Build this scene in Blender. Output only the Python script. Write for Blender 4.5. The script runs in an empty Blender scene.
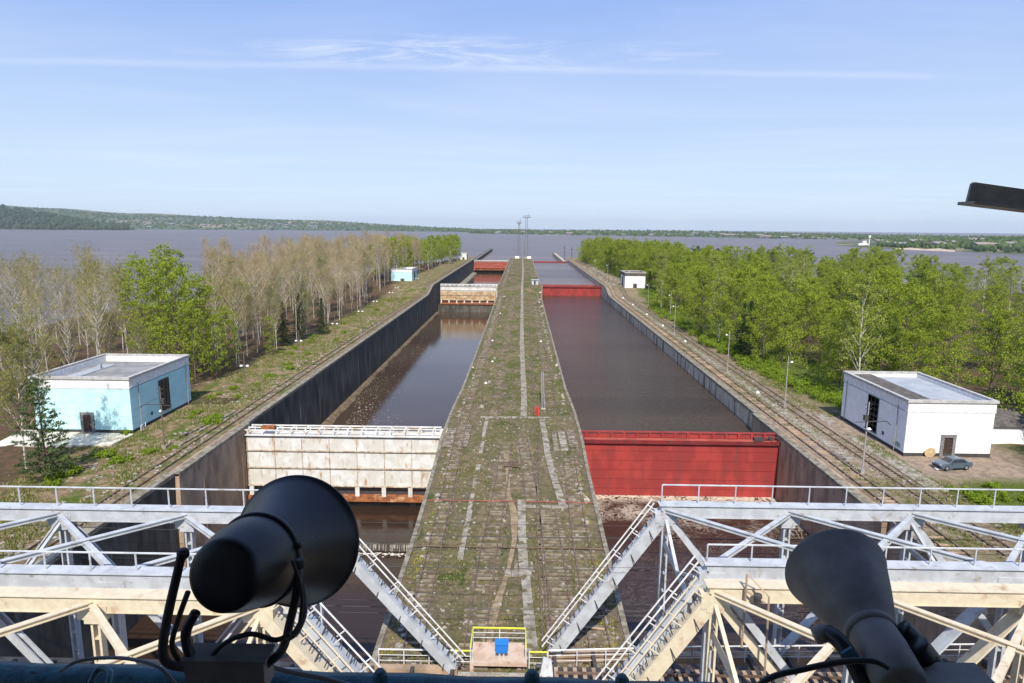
import bpy, math, random
import numpy as np
from mathutils import Vector, Matrix
R = math.radians
scene = bpy.context.scene
col = scene.collection

# ------------------------------------------------------------------ camera
FOC = 660.0; CAMZ = 30.0
cam_d = bpy.data.cameras.new('camera'); cam = bpy.data.objects.new('camera', cam_d); col.objects.link(cam)
cam_d.sensor_width = 36.0; cam_d.lens = 36.0 * FOC / 1024.0
cam_d.clip_start = 0.1; cam_d.clip_end = 60000
pitch = math.atan(114 / FOC); yaw = math.atan(10 / FOC); roll = R(0.5)
fw = Vector((0, math.cos(pitch), -math.sin(pitch))); rt = Vector((1, 0, 0)); up = rt.cross(fw)
Zr = Matrix.Rotation(yaw, 3, 'Z'); fw, rt, up = Zr @ fw, Zr @ rt, Zr @ up
rt2 = rt * math.cos(roll) + up * math.sin(roll); up2 = up * math.cos(roll) - rt * math.sin(roll)
cam.matrix_world = Matrix(((rt2.x, up2.x, -fw.x, 0), (rt2.y, up2.y, -fw.y, 0), (rt2.z, up2.z, -fw.z, CAMZ), (0, 0, 0, 1)))
scene.camera = cam
def at_depth(x, y, d):
    return Vector((0, 0, CAMZ)) + (fw * FOC + rt2 * (x - 512) + up2 * (341.5 - y)) * (d / FOC)
def at_y(x, y, Y):
    d = fw * FOC + rt2 * (x - 512) + up2 * (341.5 - y); return Vector((0, 0, CAMZ)) + d * (Y / d.y)

# ------------------------------------------------------------------ light
HAZE = .00005
SUN_EL = 48; SUN_AZ = 2      # from behind the viewer, a little to the right
sv = Vector((math.sin(R(SUN_AZ)) * math.cos(R(SUN_EL)), -math.cos(R(SUN_AZ)) * math.cos(R(SUN_EL)), math.sin(R(SUN_EL))))
sl = bpy.data.lights.new('sun', 'SUN'); sl.energy = 4.9; sl.angle = R(0.5); sl.color = (1, 0.955, 0.88)
so = bpy.data.objects.new('sun', sl); col.objects.link(so); so.rotation_euler = sv.to_track_quat('Z', 'Y').to_euler()
so.location = (0, 0, 200)
w = bpy.data.worlds.new('World'); scene.world = w; w.use_nodes = True
nt = w.node_tree; N = nt.nodes; L = nt.links; N.clear()
out = N.new('ShaderNodeOutputWorld'); bg = N.new('ShaderNodeBackground'); bg.inputs[1].default_value = 0.125
sky = N.new('ShaderNodeTexSky'); sky.sky_type = 'NISHITA'; sky.sun_disc = False
sky.sun_elevation = R(SUN_EL); sky.sun_rotation = R(180 - SUN_AZ); sky.air_density = 1.0; sky.dust_density = 0.6; sky.ozone_density = 1.6
tc = N.new('ShaderNodeTexCoord')
sx = N.new('ShaderNodeSeparateXYZ'); L.new(tc.outputs['Generated'], sx.inputs[0])
def mth(op, a, b=None, c=None, clamp=False, T=None):
    n = (T or nt).nodes.new('ShaderNodeMath'); n.operation = op; n.use_clamp = clamp
    for i, v in enumerate((a, b, c)):
        if v is None: continue
        if isinstance(v, (int, float)): n.inputs[i].default_value = v
        else: (T or nt).links.new(v, n.inputs[i])
    return n.outputs[0]
# thin high cloud: project the view direction onto a flat layer overhead
zc = mth('MAXIMUM', sx.outputs[2], 0.02)
px = mth('DIVIDE', sx.outputs[0], zc); py = mth('DIVIDE', sx.outputs[1], zc)
cv = N.new('ShaderNodeCombineXYZ'); L.new(px, cv.inputs[0]); L.new(py, cv.inputs[1])
def noise(vec, scale, detail, mapping=None, dist=0.0, rough=.6, T=None):
    T = T or nt
    if mapping:
        m = T.nodes.new('ShaderNodeMapping'); m.inputs['Scale'].default_value = mapping[0]; m.inputs['Rotation'].default_value = mapping[1]
        T.links.new(vec, m.inputs[0]); vec = m.outputs[0]
    n = T.nodes.new('ShaderNodeTexNoise'); n.inputs['Scale'].default_value = scale; n.inputs['Detail'].default_value = detail
    n.inputs['Distortion'].default_value = dist; n.inputs['Roughness'].default_value = rough
    T.links.new(vec, n.inputs['Vector']); return n.outputs[0]
def smooth(v, a, b, T=None, lo=0., hi=1.):
    T = T or nt
    n = T.nodes.new('ShaderNodeMapRange'); n.interpolation_type = 'SMOOTHSTEP'
    n.inputs[1].default_value = a; n.inputs[2].default_value = b; n.inputs[3].default_value = lo; n.inputs[4].default_value = hi
    T.links.new(v, n.inputs[0]); return n.outputs[0]
veil = smooth(noise(cv.outputs[0], .35, 5, ((.5, 1.0, 1), (0, 0, .2)), .6), .38, .8)
wis = smooth(noise(cv.outputs[0], 1.3, 10, ((.7, 1.5, 1), (0, 0, .25)), 1.6, .72), .42, .78)
# the brush of cirrus lies near cloud coordinates (-.3..1 , 3.4..4.4)
dx = mth('DIVIDE', mth('ADD', px, .35), 1.9); dy = mth('DIVIDE', mth('SUBTRACT', py, 4.10), .48)
blob = smooth(mth('ADD', mth('MULTIPLY', dx, dx), mth('MULTIPLY', dy, dy)), 0, 1.0, lo=1., hi=0.)
# long thin trail: a straight line across the layer
tw = noise(cv.outputs[0], 2.2, 4, None, 0)
ln = mth('ABSOLUTE', mth('ADD', mth('SUBTRACT', py, mth('ADD', mth('MULTIPLY', px, .05), 4.47)), mth('MULTIPLY', mth('SUBTRACT', tw, .5), .14)))
trail = mth('MULTIPLY', smooth(ln, 0.0, .16, lo=1., hi=0.), smooth(noise(cv.outputs[0], .8, 3), .15, .5))
trail = mth('MULTIPLY', trail, smooth(px, 2.4, 3.6, lo=1., hi=0.))
cl = mth('ADD', mth('MULTIPLY', veil, .30), mth('MULTIPLY', mth('MULTIPLY', wis, blob), .95))
cl = mth('ADD', cl, mth('MULTIPLY', trail, .20), clamp=True)
# the whole sky carries a thin bright veil, whiter towards the horizon
vg = N.new('ShaderNodeMixRGB'); L.new(smooth(sx.outputs[2], -.02, .38), vg.inputs[0]); vg.inputs[1].default_value = (4.2, 5.25, 6.4, 1); vg.inputs[2].default_value = (1.75, 2.80, 5.8, 1)
vm = N.new('ShaderNodeMixRGB'); vm.inputs[0].default_value = .88; L.new(sky.outputs[0], vm.inputs[1]); L.new(vg.outputs[0], vm.inputs[2])
mix = N.new('ShaderNodeMixRGB'); L.new(cl, mix.inputs[0]); L.new(vm.outputs[0], mix.inputs[1]); mix.inputs[2].default_value = (5.6, 6.0, 7.0, 1)
L.new(mix.outputs[0], bg.inputs[0]); L.new(bg.outputs[0], out.inputs[0])
scene.view_settings.view_transform = 'Standard'; scene.view_settings.look = 'None'
scene.view_settings.exposure = 0.35; scene.view_settings.gamma = 1; scene.view_settings.use_curve_mapping = False
scene.render.resolution_x = 1024; scene.render.resolution_y = 683
try:
    scene.cycles.max_bounces = 6; scene.cycles.transparent_max_bounces = 4; scene.cycles.volume_bounces = 0
except Exception: pass

# ------------------------------------------------------------------ materials
def mat(name, c1, c2=None, scale=1.0, lo=.4, hi=.6, rough=.8, metal=0., bump=0., bscale=None, stretch=(1, 1, 1),
        c3=None, s3=.3, lo3=.55, hi3=.7, detail=6, st3=None, spec=.3, bdist=.05):
    m = bpy.data.materials.new(name); m.use_nodes = True; T = m.node_tree
    b = T.nodes['Principled BSDF']; b.inputs['Roughness'].default_value = rough; b.inputs['Metallic'].default_value = metal
    b.inputs['Specular IOR Level'].default_value = spec
    t = T.nodes.new('ShaderNodeTexCoord'); g = T.nodes.new('ShaderNodeNewGeometry'); pos = g.outputs['Position']
    cur = None
    if c2 is None: b.inputs['Base Color'].default_value = (*c1, 1)
    else:
        f = smooth(noise(pos, scale, detail, (stretch, (0, 0, 0)), T=T), lo, hi, T)
        x = T.nodes.new('ShaderNodeMixRGB'); T.links.new(f, x.inputs[0]); x.inputs[1].default_value = (*c1, 1); x.inputs[2].default_value = (*c2, 1)
        cur = x.outputs[0]
    if c3 is not None:
        f = smooth(noise(pos, s3, 8, (st3 or stretch, (.3, .2, .1)), .3, T=T), lo3, hi3, T)
        x = T.nodes.new('ShaderNodeMixRGB'); T.links.new(f, x.inputs[0])
        if cur: T.links.new(cur, x.inputs[1])
        else: x.inputs[1].default_value = (*c1, 1)
        x.inputs[2].default_value = (*c3, 1); cur = x.outputs[0]
    if cur: T.links.new(cur, b.inputs['Base Color'])
    if bump:
        n = noise(pos, bscale or scale * 3, 6, (stretch, (0, 0, 0)), T=T)
        bn = T.nodes.new('ShaderNodeBump'); bn.inputs['Strength'].default_value = bump; bn.inputs['Distance'].default_value = bdist
        T.links.new(n, bn.inputs['Height']); T.links.new(bn.outputs[0], b.inputs['Normal'])
    return m
def leafmat(name, c1, c2, trans=.35):
    m = bpy.data.materials.new(name); m.use_nodes = True; T = m.node_tree; T.nodes.clear()
    o = T.nodes.new('ShaderNodeOutputMaterial'); d = T.nodes.new('ShaderNodeBsdfDiffuse'); tr = T.nodes.new('ShaderNodeBsdfTranslucent')
    mx = T.nodes.new('ShaderNodeMixShader'); mx.inputs[0].default_value = trans
    g = T.nodes.new('ShaderNodeNewGeometry'); oi = T.nodes.new('ShaderNodeObjectInfo')
    f = smooth(noise(g.outputs['Position'], .35, 4, T=T), .35, .65, T)
    f = mth('ADD', mth('MULTIPLY', f, .6), mth('MULTIPLY', oi.outputs['Random'], .4), T=T)
    f = mth('ADD', mth('MULTIPLY', f, .7), mth('MULTIPLY', g.outputs['Random Per Island'], .3), T=T)
    x = T.nodes.new('ShaderNodeMixRGB'); T.links.new(f, x.inputs[0]); x.inputs[1].default_value = (*c1, 1); x.inputs[2].default_value = (*c2, 1)
    T.links.new(x.outputs[0], d.inputs[0]); T.links.new(x.outputs[0], tr.inputs[0])
    T.links.new(d.outputs[0], mx.inputs[1]); T.links.new(tr.outputs[0], mx.inputs[2]); T.links.new(mx.outputs[0], o.inputs[0])
    return m
def water(name, base, rough, wscale, bump, dist=.2, stretch=(1, 1, 1), foam=None, tint2=None, lo=.55, hi=.7, spec=.5):
    m = bpy.data.materials.new(name); m.use_nodes = True; T = m.node_tree
    b = T.nodes['Principled BSDF']; b.inputs['Base Color'].default_value = (*base, 1); b.inputs['Roughness'].default_value = rough
    b.inputs['IOR'].default_value = 1.33; b.inputs['Specular IOR Level'].default_value = spec
    g = T.nodes.new('ShaderNodeNewGeometry'); pos = g.outputs['Position']
    a = noise(pos, wscale, 5, (stretch, (0, 0, .2)), .4, T=T)
    bn = T.nodes.new('ShaderNodeBump'); bn.inputs['Strength'].default_value = bump; bn.inputs['Distance'].default_value = dist
    T.links.new(a, bn.inputs['Height']); T.links.new(bn.outputs[0], b.inputs['Normal'])
    if tint2:
        f = smooth(noise(pos, .012, 6, ((.4, 1.6, 1), (0, 0, .1)), .5, T=T), .4, .65, T)
        x = T.nodes.new('ShaderNodeMixRGB'); T.links.new(f, x.inputs[0]); x.inputs[1].default_value = (*base, 1); x.inputs[2].default_value = (*tint2, 1)
        T.links.new(x.outputs[0], b.inputs['Base Color'])
    if foam:
        n1 = noise(pos, .35, 9, None, 2.6, .68, T)
        ridge = mth('ABSOLUTE', mth('SUBTRACT', n1, .5, T=T), T=T)
        sy = T.nodes.new('ShaderNodeSeparateXYZ'); T.links.new(pos, sy.inputs[0])
        near = smooth(sy.outputs[1], foam[0], foam[1], T)      # churn grows towards the gate
        wdt = mth('ADD', mth('MULTIPLY', near, .10, T=T), .012, T=T)
        f = mth('SUBTRACT', 1., mth('DIVIDE', ridge, wdt, T=T), clamp=True, T=T)
        patch = smooth(noise(pos, .12, 4, T=T), .42, .62, T)
        f = mth('MULTIPLY', f, mth('MAXIMUM', mth('MULTIPLY', patch, .8, T=T), mth('MULTIPLY', smooth(sy.outputs[1], foam[1] - 4, foam[1] - .5, T), .9, T=T), T=T), T=T)
        f = mth('MULTIPLY', f, mth('ADD', mth('MULTIPLY', near, .75, T=T), .22, T=T), T=T)
        x = T.nodes.new('ShaderNodeMixRGB'); T.links.new(f, x.inputs[0]); x.inputs[1].default_value = (*base, 1); x.inputs[2].default_value = (.80, .68, .52, 1)
        T.links.new(x.outputs[0], b.inputs['Base Color'])
        T.links.new(mth('ADD', mth('MULTIPLY', f, .6, T=T), rough, T=T), b.inputs['Roughness'])
    return m

M = {}
M['lake'] = water('lake_water', (.100, .076, .066), .34, .22, 1.0, .8, (.6, 1.4, 1), tint2=(.155, .118, .100), spec=.28)
M['water_b'] = water('brown_water', (.052, .036, .022), .12, 1.5, 1.0, .62, tint2=(.080, .056, .036), spec=.42)
M['water_l'] = water('brown_still_water', (.048, .031, .019), .08, .8, .22, .08, tint2=(.075, .05, .032), spec=.4)
M['water_f'] = water('churning_water', (.034, .021, .014), .22, .8, .8, .15, foam=(74, 94.2))
M['water_d'] = water('dark_brown_water', (.034, .020, .013), .12, .7, .35, .08)
M['conc'] = mat('concrete', (.36, .34, .30), (.22, .20, .17), .9, rough=.9, bump=.4, c3=(.10, .09, .075), s3=.35)
M['coping'] = mat('coping_concrete', (.27, .24, .18), (.15, .125, .085), 1.5, rough=.9, bump=.4, c3=(.14, .12, .08), s3=.8)
M['wall_dark'] = mat('stained_concrete', (.115, .10, .078), (.050, .044, .035), .45, .35, .65, rough=.9, bump=.5, stretch=(1, 1, .3), c3=(.17, .165, .15), s3=.8, lo3=.56, hi3=.72, st3=(1, 1, .14))
M['wall_grey'] = mat('weathered_concrete', (.68, .57, .43), (.42, .34, .25), 1.2, .35, .65, rough=.9, bump=.5, stretch=(1, 1, .2), c3=(.10, .085, .07), s3=.5, lo3=.5, hi3=.65, st3=(1, 1, .12))
M['wall_brown'] = mat('brown_stained_concrete', (.42, .30, .20), (.24, .165, .11), .5, .35, .65, rough=.9, bump=.5, stretch=(1, 1, .45), c3=(.28, .23, .19), s3=.6, lo3=.58, hi3=.72, st3=(1, 1, .08))
M['red'] = mat('red_paint', (.34, .042, .034), (.25, .032, .028), .45, .42, .58, rough=.7, bump=.2, stretch=(1, 1, .5), c3=(.19, .04, .034), s3=.7, lo3=.50, hi3=.75, st3=(1, 1, .3))
M['red_dark'] = mat('red_recess_shade', (.20, .020, .020), (.13, .018, .018), 1., rough=.6, c3=(.09, .05, .035), s3=1.2)  # darker red: shade of the recessed gate walkway put into the colour
M['red_faded'] = mat('faded_red_paint', (.42, .10, .07), (.30, .07, .05), .5, rough=.7)
M['white_rust'] = mat('white_paint_rusting', (.66, .65, .61), (.56, .53, .46), .5, rough=.6, c3=(.40, .25, .13), s3=1.4, lo3=.53, hi3=.72, st3=(1, 1, .35))
M['rib_rust'] = mat('rusting_rib', (.50, .44, .35), (.34, .22, .13), 1.6, .42, .6, rough=.8, c3=(.22, .11, .05), s3=2.5, lo3=.55, hi3=.66)
M['rust'] = mat('rust', (.36, .13, .045), (.20, .07, .03), 1.5, rough=.9, bump=.3, c3=(.5, .3, .16), s3=.8)
M['tan_rust'] = mat('tan_rusty_paint', (.50, .38, .22), (.34, .19, .09), .5, rough=.8, c3=(.62, .56, .42), s3=.5)
M['greypaint'] = mat('light_grey_paint', (.46, .475, .485), (.38, .39, .40), 1.2, rough=.5, bump=.1, c3=(.27, .235, .19), s3=1.6, lo3=.56, hi3=.74)
M['whitepaint'] = mat('white_paint', (.66, .66, .64), (.54, .53, .50), 2., rough=.45)
M['cream'] = mat('cream_paint_rusting', (.60, .52, .37), (.55, .46, .32), 2.5, rough=.65, c3=(.34, .20, .10), s3=1.1, lo3=.55, hi3=.80, bump=.15)
M['yellow'] = mat('yellow_paint', (.62, .62, .05), rough=.5)
M['blue'] = mat('blue_paint', (.02, .17, .55), rough=.5)
M['teal'] = mat('teal_paint', (.03, .12, .15), (.018, .07, .09), 6, rough=.45, bump=.3, c3=(.03, .03, .03), s3=12, lo3=.6, hi3=.7)
M['black'] = mat('black_enamel', (.010, .011, .014), (.016, .017, .02), 8, rough=.40, spec=.45, c3=(.16, .155, .15), s3=16, lo3=.70, hi3=.76)
M['black_matte'] = mat('black_matte', (.135, .125, .112), (.19, .178, .162), 9, .3, .7, rough=.62, spec=.4, c3=(.08, .078, .07), s3=18, lo3=.66, hi3=.8)
M['dark'] = mat('dark_steel', (.045, .042, .04), (.07, .06, .055), 5, rough=.6)
M['cable'] = mat('cable_rubber', (.02, .02, .021), rough=.5)
M['cable_grey'] = mat('grey_cable', (.16, .16, .16), rough=.6)
M['gunmetal'] = mat('weathered_steel', (.24, .22, .19), (.34, .30, .25), 5, rough=.7, bump=.5, bscale=12, c3=(.18, .15, .11), s3=8, lo3=.62, hi3=.72, bdist=.01)
M['rail'] = mat('rail_steel', (.10, .065, .045), (.16, .11, .08), 1.2, rough=.6)
M['sleeper'] = mat('sleeper', (.25, .205, .145), (.12, .09, .06), 1.3, rough=.95)
M['soil'] = mat('trodden_soil', (.30, .225, .14), (.20, .145, .085), 1.2, rough=1)
M['slab'] = mat('path_slab', (.33, .295, .235), (.22, .19, .145), 1.4, rough=.95, bump=.3, c3=(.12, .10, .055), s3=1.1, lo3=.5, hi3=.62)
M['mint'] = mat('mint_paint', (.44, .70, .70), (.49, .74, .73), .6, rough=.8, c3=(.36, .58, .58), s3=.7, lo3=.55, hi3=.8)
M['whitewash'] = mat('whitewash', (.82, .81, .79), (.76, .75, .73), .7, rough=.85, c3=(.60, .58, .55), s3=.9, lo3=.62, hi3=.8)
M['frieze'] = mat('flaking_frieze_paint', (.78, .77, .74), (.66, .64, .61), 2.2, rough=.9, c3=(.45, .43, .40), s3=3.5, lo3=.62, hi3=.72)
M['cornice'] = mat('cornice_concrete', (.46, .44, .41), (.36, .34, .31), 1.5, rough=.9)
M['mint_joint'] = mat('mint_joint', (.36, .58, .59), rough=.9)
M['roof'] = mat('roof_felt', (.27, .265, .25), (.20, .195, .185), .5, rough=.9, c3=(.16, .15, .14), s3=.6, lo3=.6, hi3=.65)
M['roof_dark'] = mat('dark_roof_felt', (.13, .115, .10), (.08, .07, .062), 1.5, rough=.95)
M['roof_light'] = mat('light_roof_felt', (.36, .38, .40), (.30, .32, .34), .6, rough=.8)
M['rust_dark'] = mat('brown_steel_pole', (.12, .09, .07), (.18, .14, .11), 2, rough=.8); M['greypole'] = mat('grey_concrete_pole', (.30, .28, .25), (.32, .30, .28), 2, rough=.9)
M['plinth'] = mat('dark_plinth', (.045, .042, .04), (.07, .065, .06), 2, rough=.9)
M['door'] = mat('dark_door', (.06, .035, .025), (.04, .025, .02), 3, rough=.6)
M['granite'] = mat('stone_surround', (.22, .21, .20), (.15, .14, .135), 4, rough=.8)
M['glass'] = mat('window_glass', (.02, .022, .025), rough=.12, spec=.6)
M['bark'] = mat('bark_brown', (.10, .075, .055), (.16, .12, .09), 3, rough=.95)
M['birch'] = mat('birch_bark', (.54, .50, .43), (.38, .34, .28), 2, rough=.9, c3=(.08, .07, .06), s3=2.5, lo3=.6, hi3=.66, st3=(1, 1, 3))
M['twig'] = mat('twigs', (.40, .31, .165), (.26, .195, .10), .2, rough=.95)
M['leaf_g'] = leafmat('leaves_green', (.065, .108, .012), (.270, .325, .038))
M['leaf_y2'] = leafmat('leaves_fresh', (.11, .15, .03), (.30, .33, .07))
M['leaf_d'] = leafmat('leaves_deep_green', (.045, .075, .012), (.12, .165, .024))
M['leaf_y'] = leafmat('leaves_young', (.15, .18, .04), (.24, .25, .07))
M['leaf_bush'] = leafmat('leaves_bush', (.095, .150, .014), (.22, .30, .030))
M['needle'] = leafmat('needles', (.022, .040, .015), (.045, .075, .025), .1)
M['pine'] = leafmat('pine_needles', (.045, .075, .028), (.085, .12, .045), .15)
M['grass'] = leafmat('grass_blades', (.075, .100, .022), (.17, .185, .05), .2)
M['drygrass'] = leafmat('dry_grass', (.22, .17, .09), (.38, .31, .18), .2)
M['stone'] = mat('pale_stone', (.38, .34, .28), (.22, .19, .15), 2, rough=.95)
M['car'] = mat('car_paint_blue_grey', (.12, .16, .20), rough=.28, metal=.5, spec=.5)
M['tyre'] = mat('tyre_rubber', (.02, .02, .02), rough=.9)
M['alloy'] = mat('alloy', (.5, .5, .52), rough=.35, metal=.8)
M['lampwhite'] = mat('lamp_enamel', (.75, .75, .75), rough=.4)
M['headlamp'] = mat('headlamp', (.6, .62, .65), rough=.15)
M['far_leaf'] = mat('far_foliage', (.035, .060, .018), (.07, .105, .03), .02, rough=1)
M['far_dark'] = mat('far_dark_foliage', (.020, .038, .018), (.04, .062, .024), .02, rough=1)
M['sand'] = mat('sand', (.50, .40, .29), (.40, .31, .22), .05, rough=1)
M['bwhite'] = mat('far_white_wall', (.72, .70, .66), rough=.9); M['broof'] = mat('far_roof', (.26, .20, .17), (.22, .21, .21), .01, rough=.9)

# ground: gravel, dirt, moss and grass masked by the place on the bank
def ground(name, kind):
    m = bpy.data.materials.new(name); m.use_nodes = True; T = m.node_tree; b = T.nodes['Principled BSDF']
    b.inputs['Roughness'].default_value = 1; b.inputs['Specular IOR Level'].default_value = .1
    g = T.nodes.new('ShaderNodeNewGeometry'); pos = g.outputs['Position']
    def mixc(f, a, c):
        x = T.nodes.new('ShaderNodeMixRGB'); T.links.new(f, x.inputs[0])
        for i, v in ((1, a), (2, c)):
            if isinstance(v, tuple): x.inputs[i].default_value = (*v, 1)
            else: T.links.new(v, x.inputs[i])
        return x.outputs[0]
    n1 = smooth(noise(pos, .22, 8, None, .6, .7, T), .42, .58, T); n2 = smooth(noise(pos, .9, 8, None, .3, .7, T), .40, .62, T); n3 = smooth(noise(pos, 3.2, 6, None, 0, .75, T), .42, .60, T)
    sp = T.nodes.new('ShaderNodeSeparateXYZ'); T.links.new(pos, sp.inputs[0])
    if kind == 'island':
        c = mixc(n2, (.165, .122, .072), (.085, .066, .036)); c = mixc(mth('MULTIPLY', n3, .45, T=T), c, (.25, .205, .145))
        gm = mth('MULTIPLY', n1, smooth(sp.outputs[1], 90, 130, T, .45, .92), T=T)
        c = mixc(gm, c, mixc(n3, (.052, .066, .012), (.115, .118, .030)))
        n5 = smooth(noise(pos, .55, 7, ((2.2, .35, 1), (0, 0, 0)), .4, .7, T), .56, .70, T); c = mixc(mth('MULTIPLY', n5, .7, T=T), c, (.10, .075, .05))
        n6 = smooth(noise(pos, .13, 5, ((1.6, .7, 1), (0, 0, .4)), .8, .65, T), .52, .62, T); c = mixc(mth('MULTIPLY', n6, .75, T=T), c, mixc(n2, (.24, .175, .105), (.14, .10, .058)))
        n7 = smooth(noise(pos, .3, 6, ((1.2, .6, 1), (0, 0, .9)), .8, .65, T), .58, .66, T); c = mixc(mth('MULTIPLY', n7, .8, T=T), c, (.045, .075, .010))
    else:
        s = 1 if kind == 'right' else -1
        ax = mth('MULTIPLY', sp.outputs[0], s, T=T)
        gravel = mixc(n2, (.33, .255, .165), (.19, .135, .085)); gravel = mixc(mth('MULTIPLY', n3, .6, T=T), gravel, (.11, .08, .055))
        green = mixc(n3, (.055, .078, .012), (.125, .150, .030)); floor = mixc(n2, (.13, .075, .045), (.075, .048, .03)); floor = mixc(mth('MULTIPLY', n1, .35 if kind == 'left' else .9, T=T), floor, (.05, .065, .016))
        wob = mth('ADD', ax, mth('MULTIPLY', noise(pos, .15, 4, T=T), 8., T=T), T=T)
        if kind == 'right':
            c = mixc(mth('MULTIPLY', n1, .35, T=T), gravel, green)
            c = mixc(smooth(wob, 55, 59, T), c, green)
            yard = mth('MULTIPLY', smooth(sp.outputs[1], 76, 80, T), smooth(sp.outputs[1], 103, 112, T, 1., 0.), T=T)
            yard = mth('MULTIPLY', yard, smooth(ax, 66, 72, T, 1., 0.), T=T)
            c = mixc(yard, c, mixc(n2, (.33, .25, .18), (.21, .16, .12)))
            c = mixc(smooth(wob, 68, 76, T), c, floor)
        else:
            dirt = mixc(n2, (.29, .205, .12), (.15, .10, .055))
            c = mixc(smooth(noise(pos, .35, 6, T=T), .43, .60, T), dirt, green)
            c = mixc(smooth(wob, 46, 49.5, T, 1., 0.), c, gravel)
            edge = smooth(wob, 62.5, 66, T)
            c = mixc(edge, c, floor)
    T.links.new(c, b.inputs['Base Color'])
    n4 = noise(pos, 2.4, 8, None, 0, .8, T); bn = T.nodes.new('ShaderNodeBump'); bn.inputs['Strength'].default_value = .9; bn.inputs['Distance'].default_value = .18
    T.links.new(n4, bn.inputs['Height']); T.links.new(bn.outputs[0], b.inputs['Normal'])
    return m
M['g_island'] = ground('island_ground', 'island'); M['g_left'] = ground('left_bank_ground', 'left'); M['g_right'] = ground('right_bank_ground', 'right')
def hillmat(name, wood, field, sc):
    m = bpy.data.materials.new(name); m.use_nodes = True; T = m.node_tree; b = T.nodes['Principled BSDF']; b.inputs['Roughness'].default_value = 1
    g = T.nodes.new('ShaderNodeNewGeometry'); pos = g.outputs['Position']
    f = smooth(noise(pos, sc, 5, ((.6, .5, 1), (0, 0, .1)), .6, T=T), .52, .60, T); n = smooth(noise(pos, sc * 12, 5, T=T), .35, .65, T)
    x = T.nodes.new('ShaderNodeMixRGB'); T.links.new(n, x.inputs[0]); x.inputs[1].default_value = (*wood, 1); x.inputs[2].default_value = (wood[0] * 1.9, wood[1] * 1.8, wood[2] * 1.6, 1)
    y = T.nodes.new('ShaderNodeMixRGB'); T.links.new(f, y.inputs[0]); T.links.new(x.outputs[0], y.inputs[1]); y.inputs[2].default_value = (*field, 1)
    T.links.new(y.outputs[0], b.inputs['Base Color']); return m
M['hill'] = hillmat('far_hills', (.040, .062, .030), (.20, .165, .10), .0022)
M['hill_near'] = hillmat('headland', (.035, .055, .020), (.20, .16, .10), .008)

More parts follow.
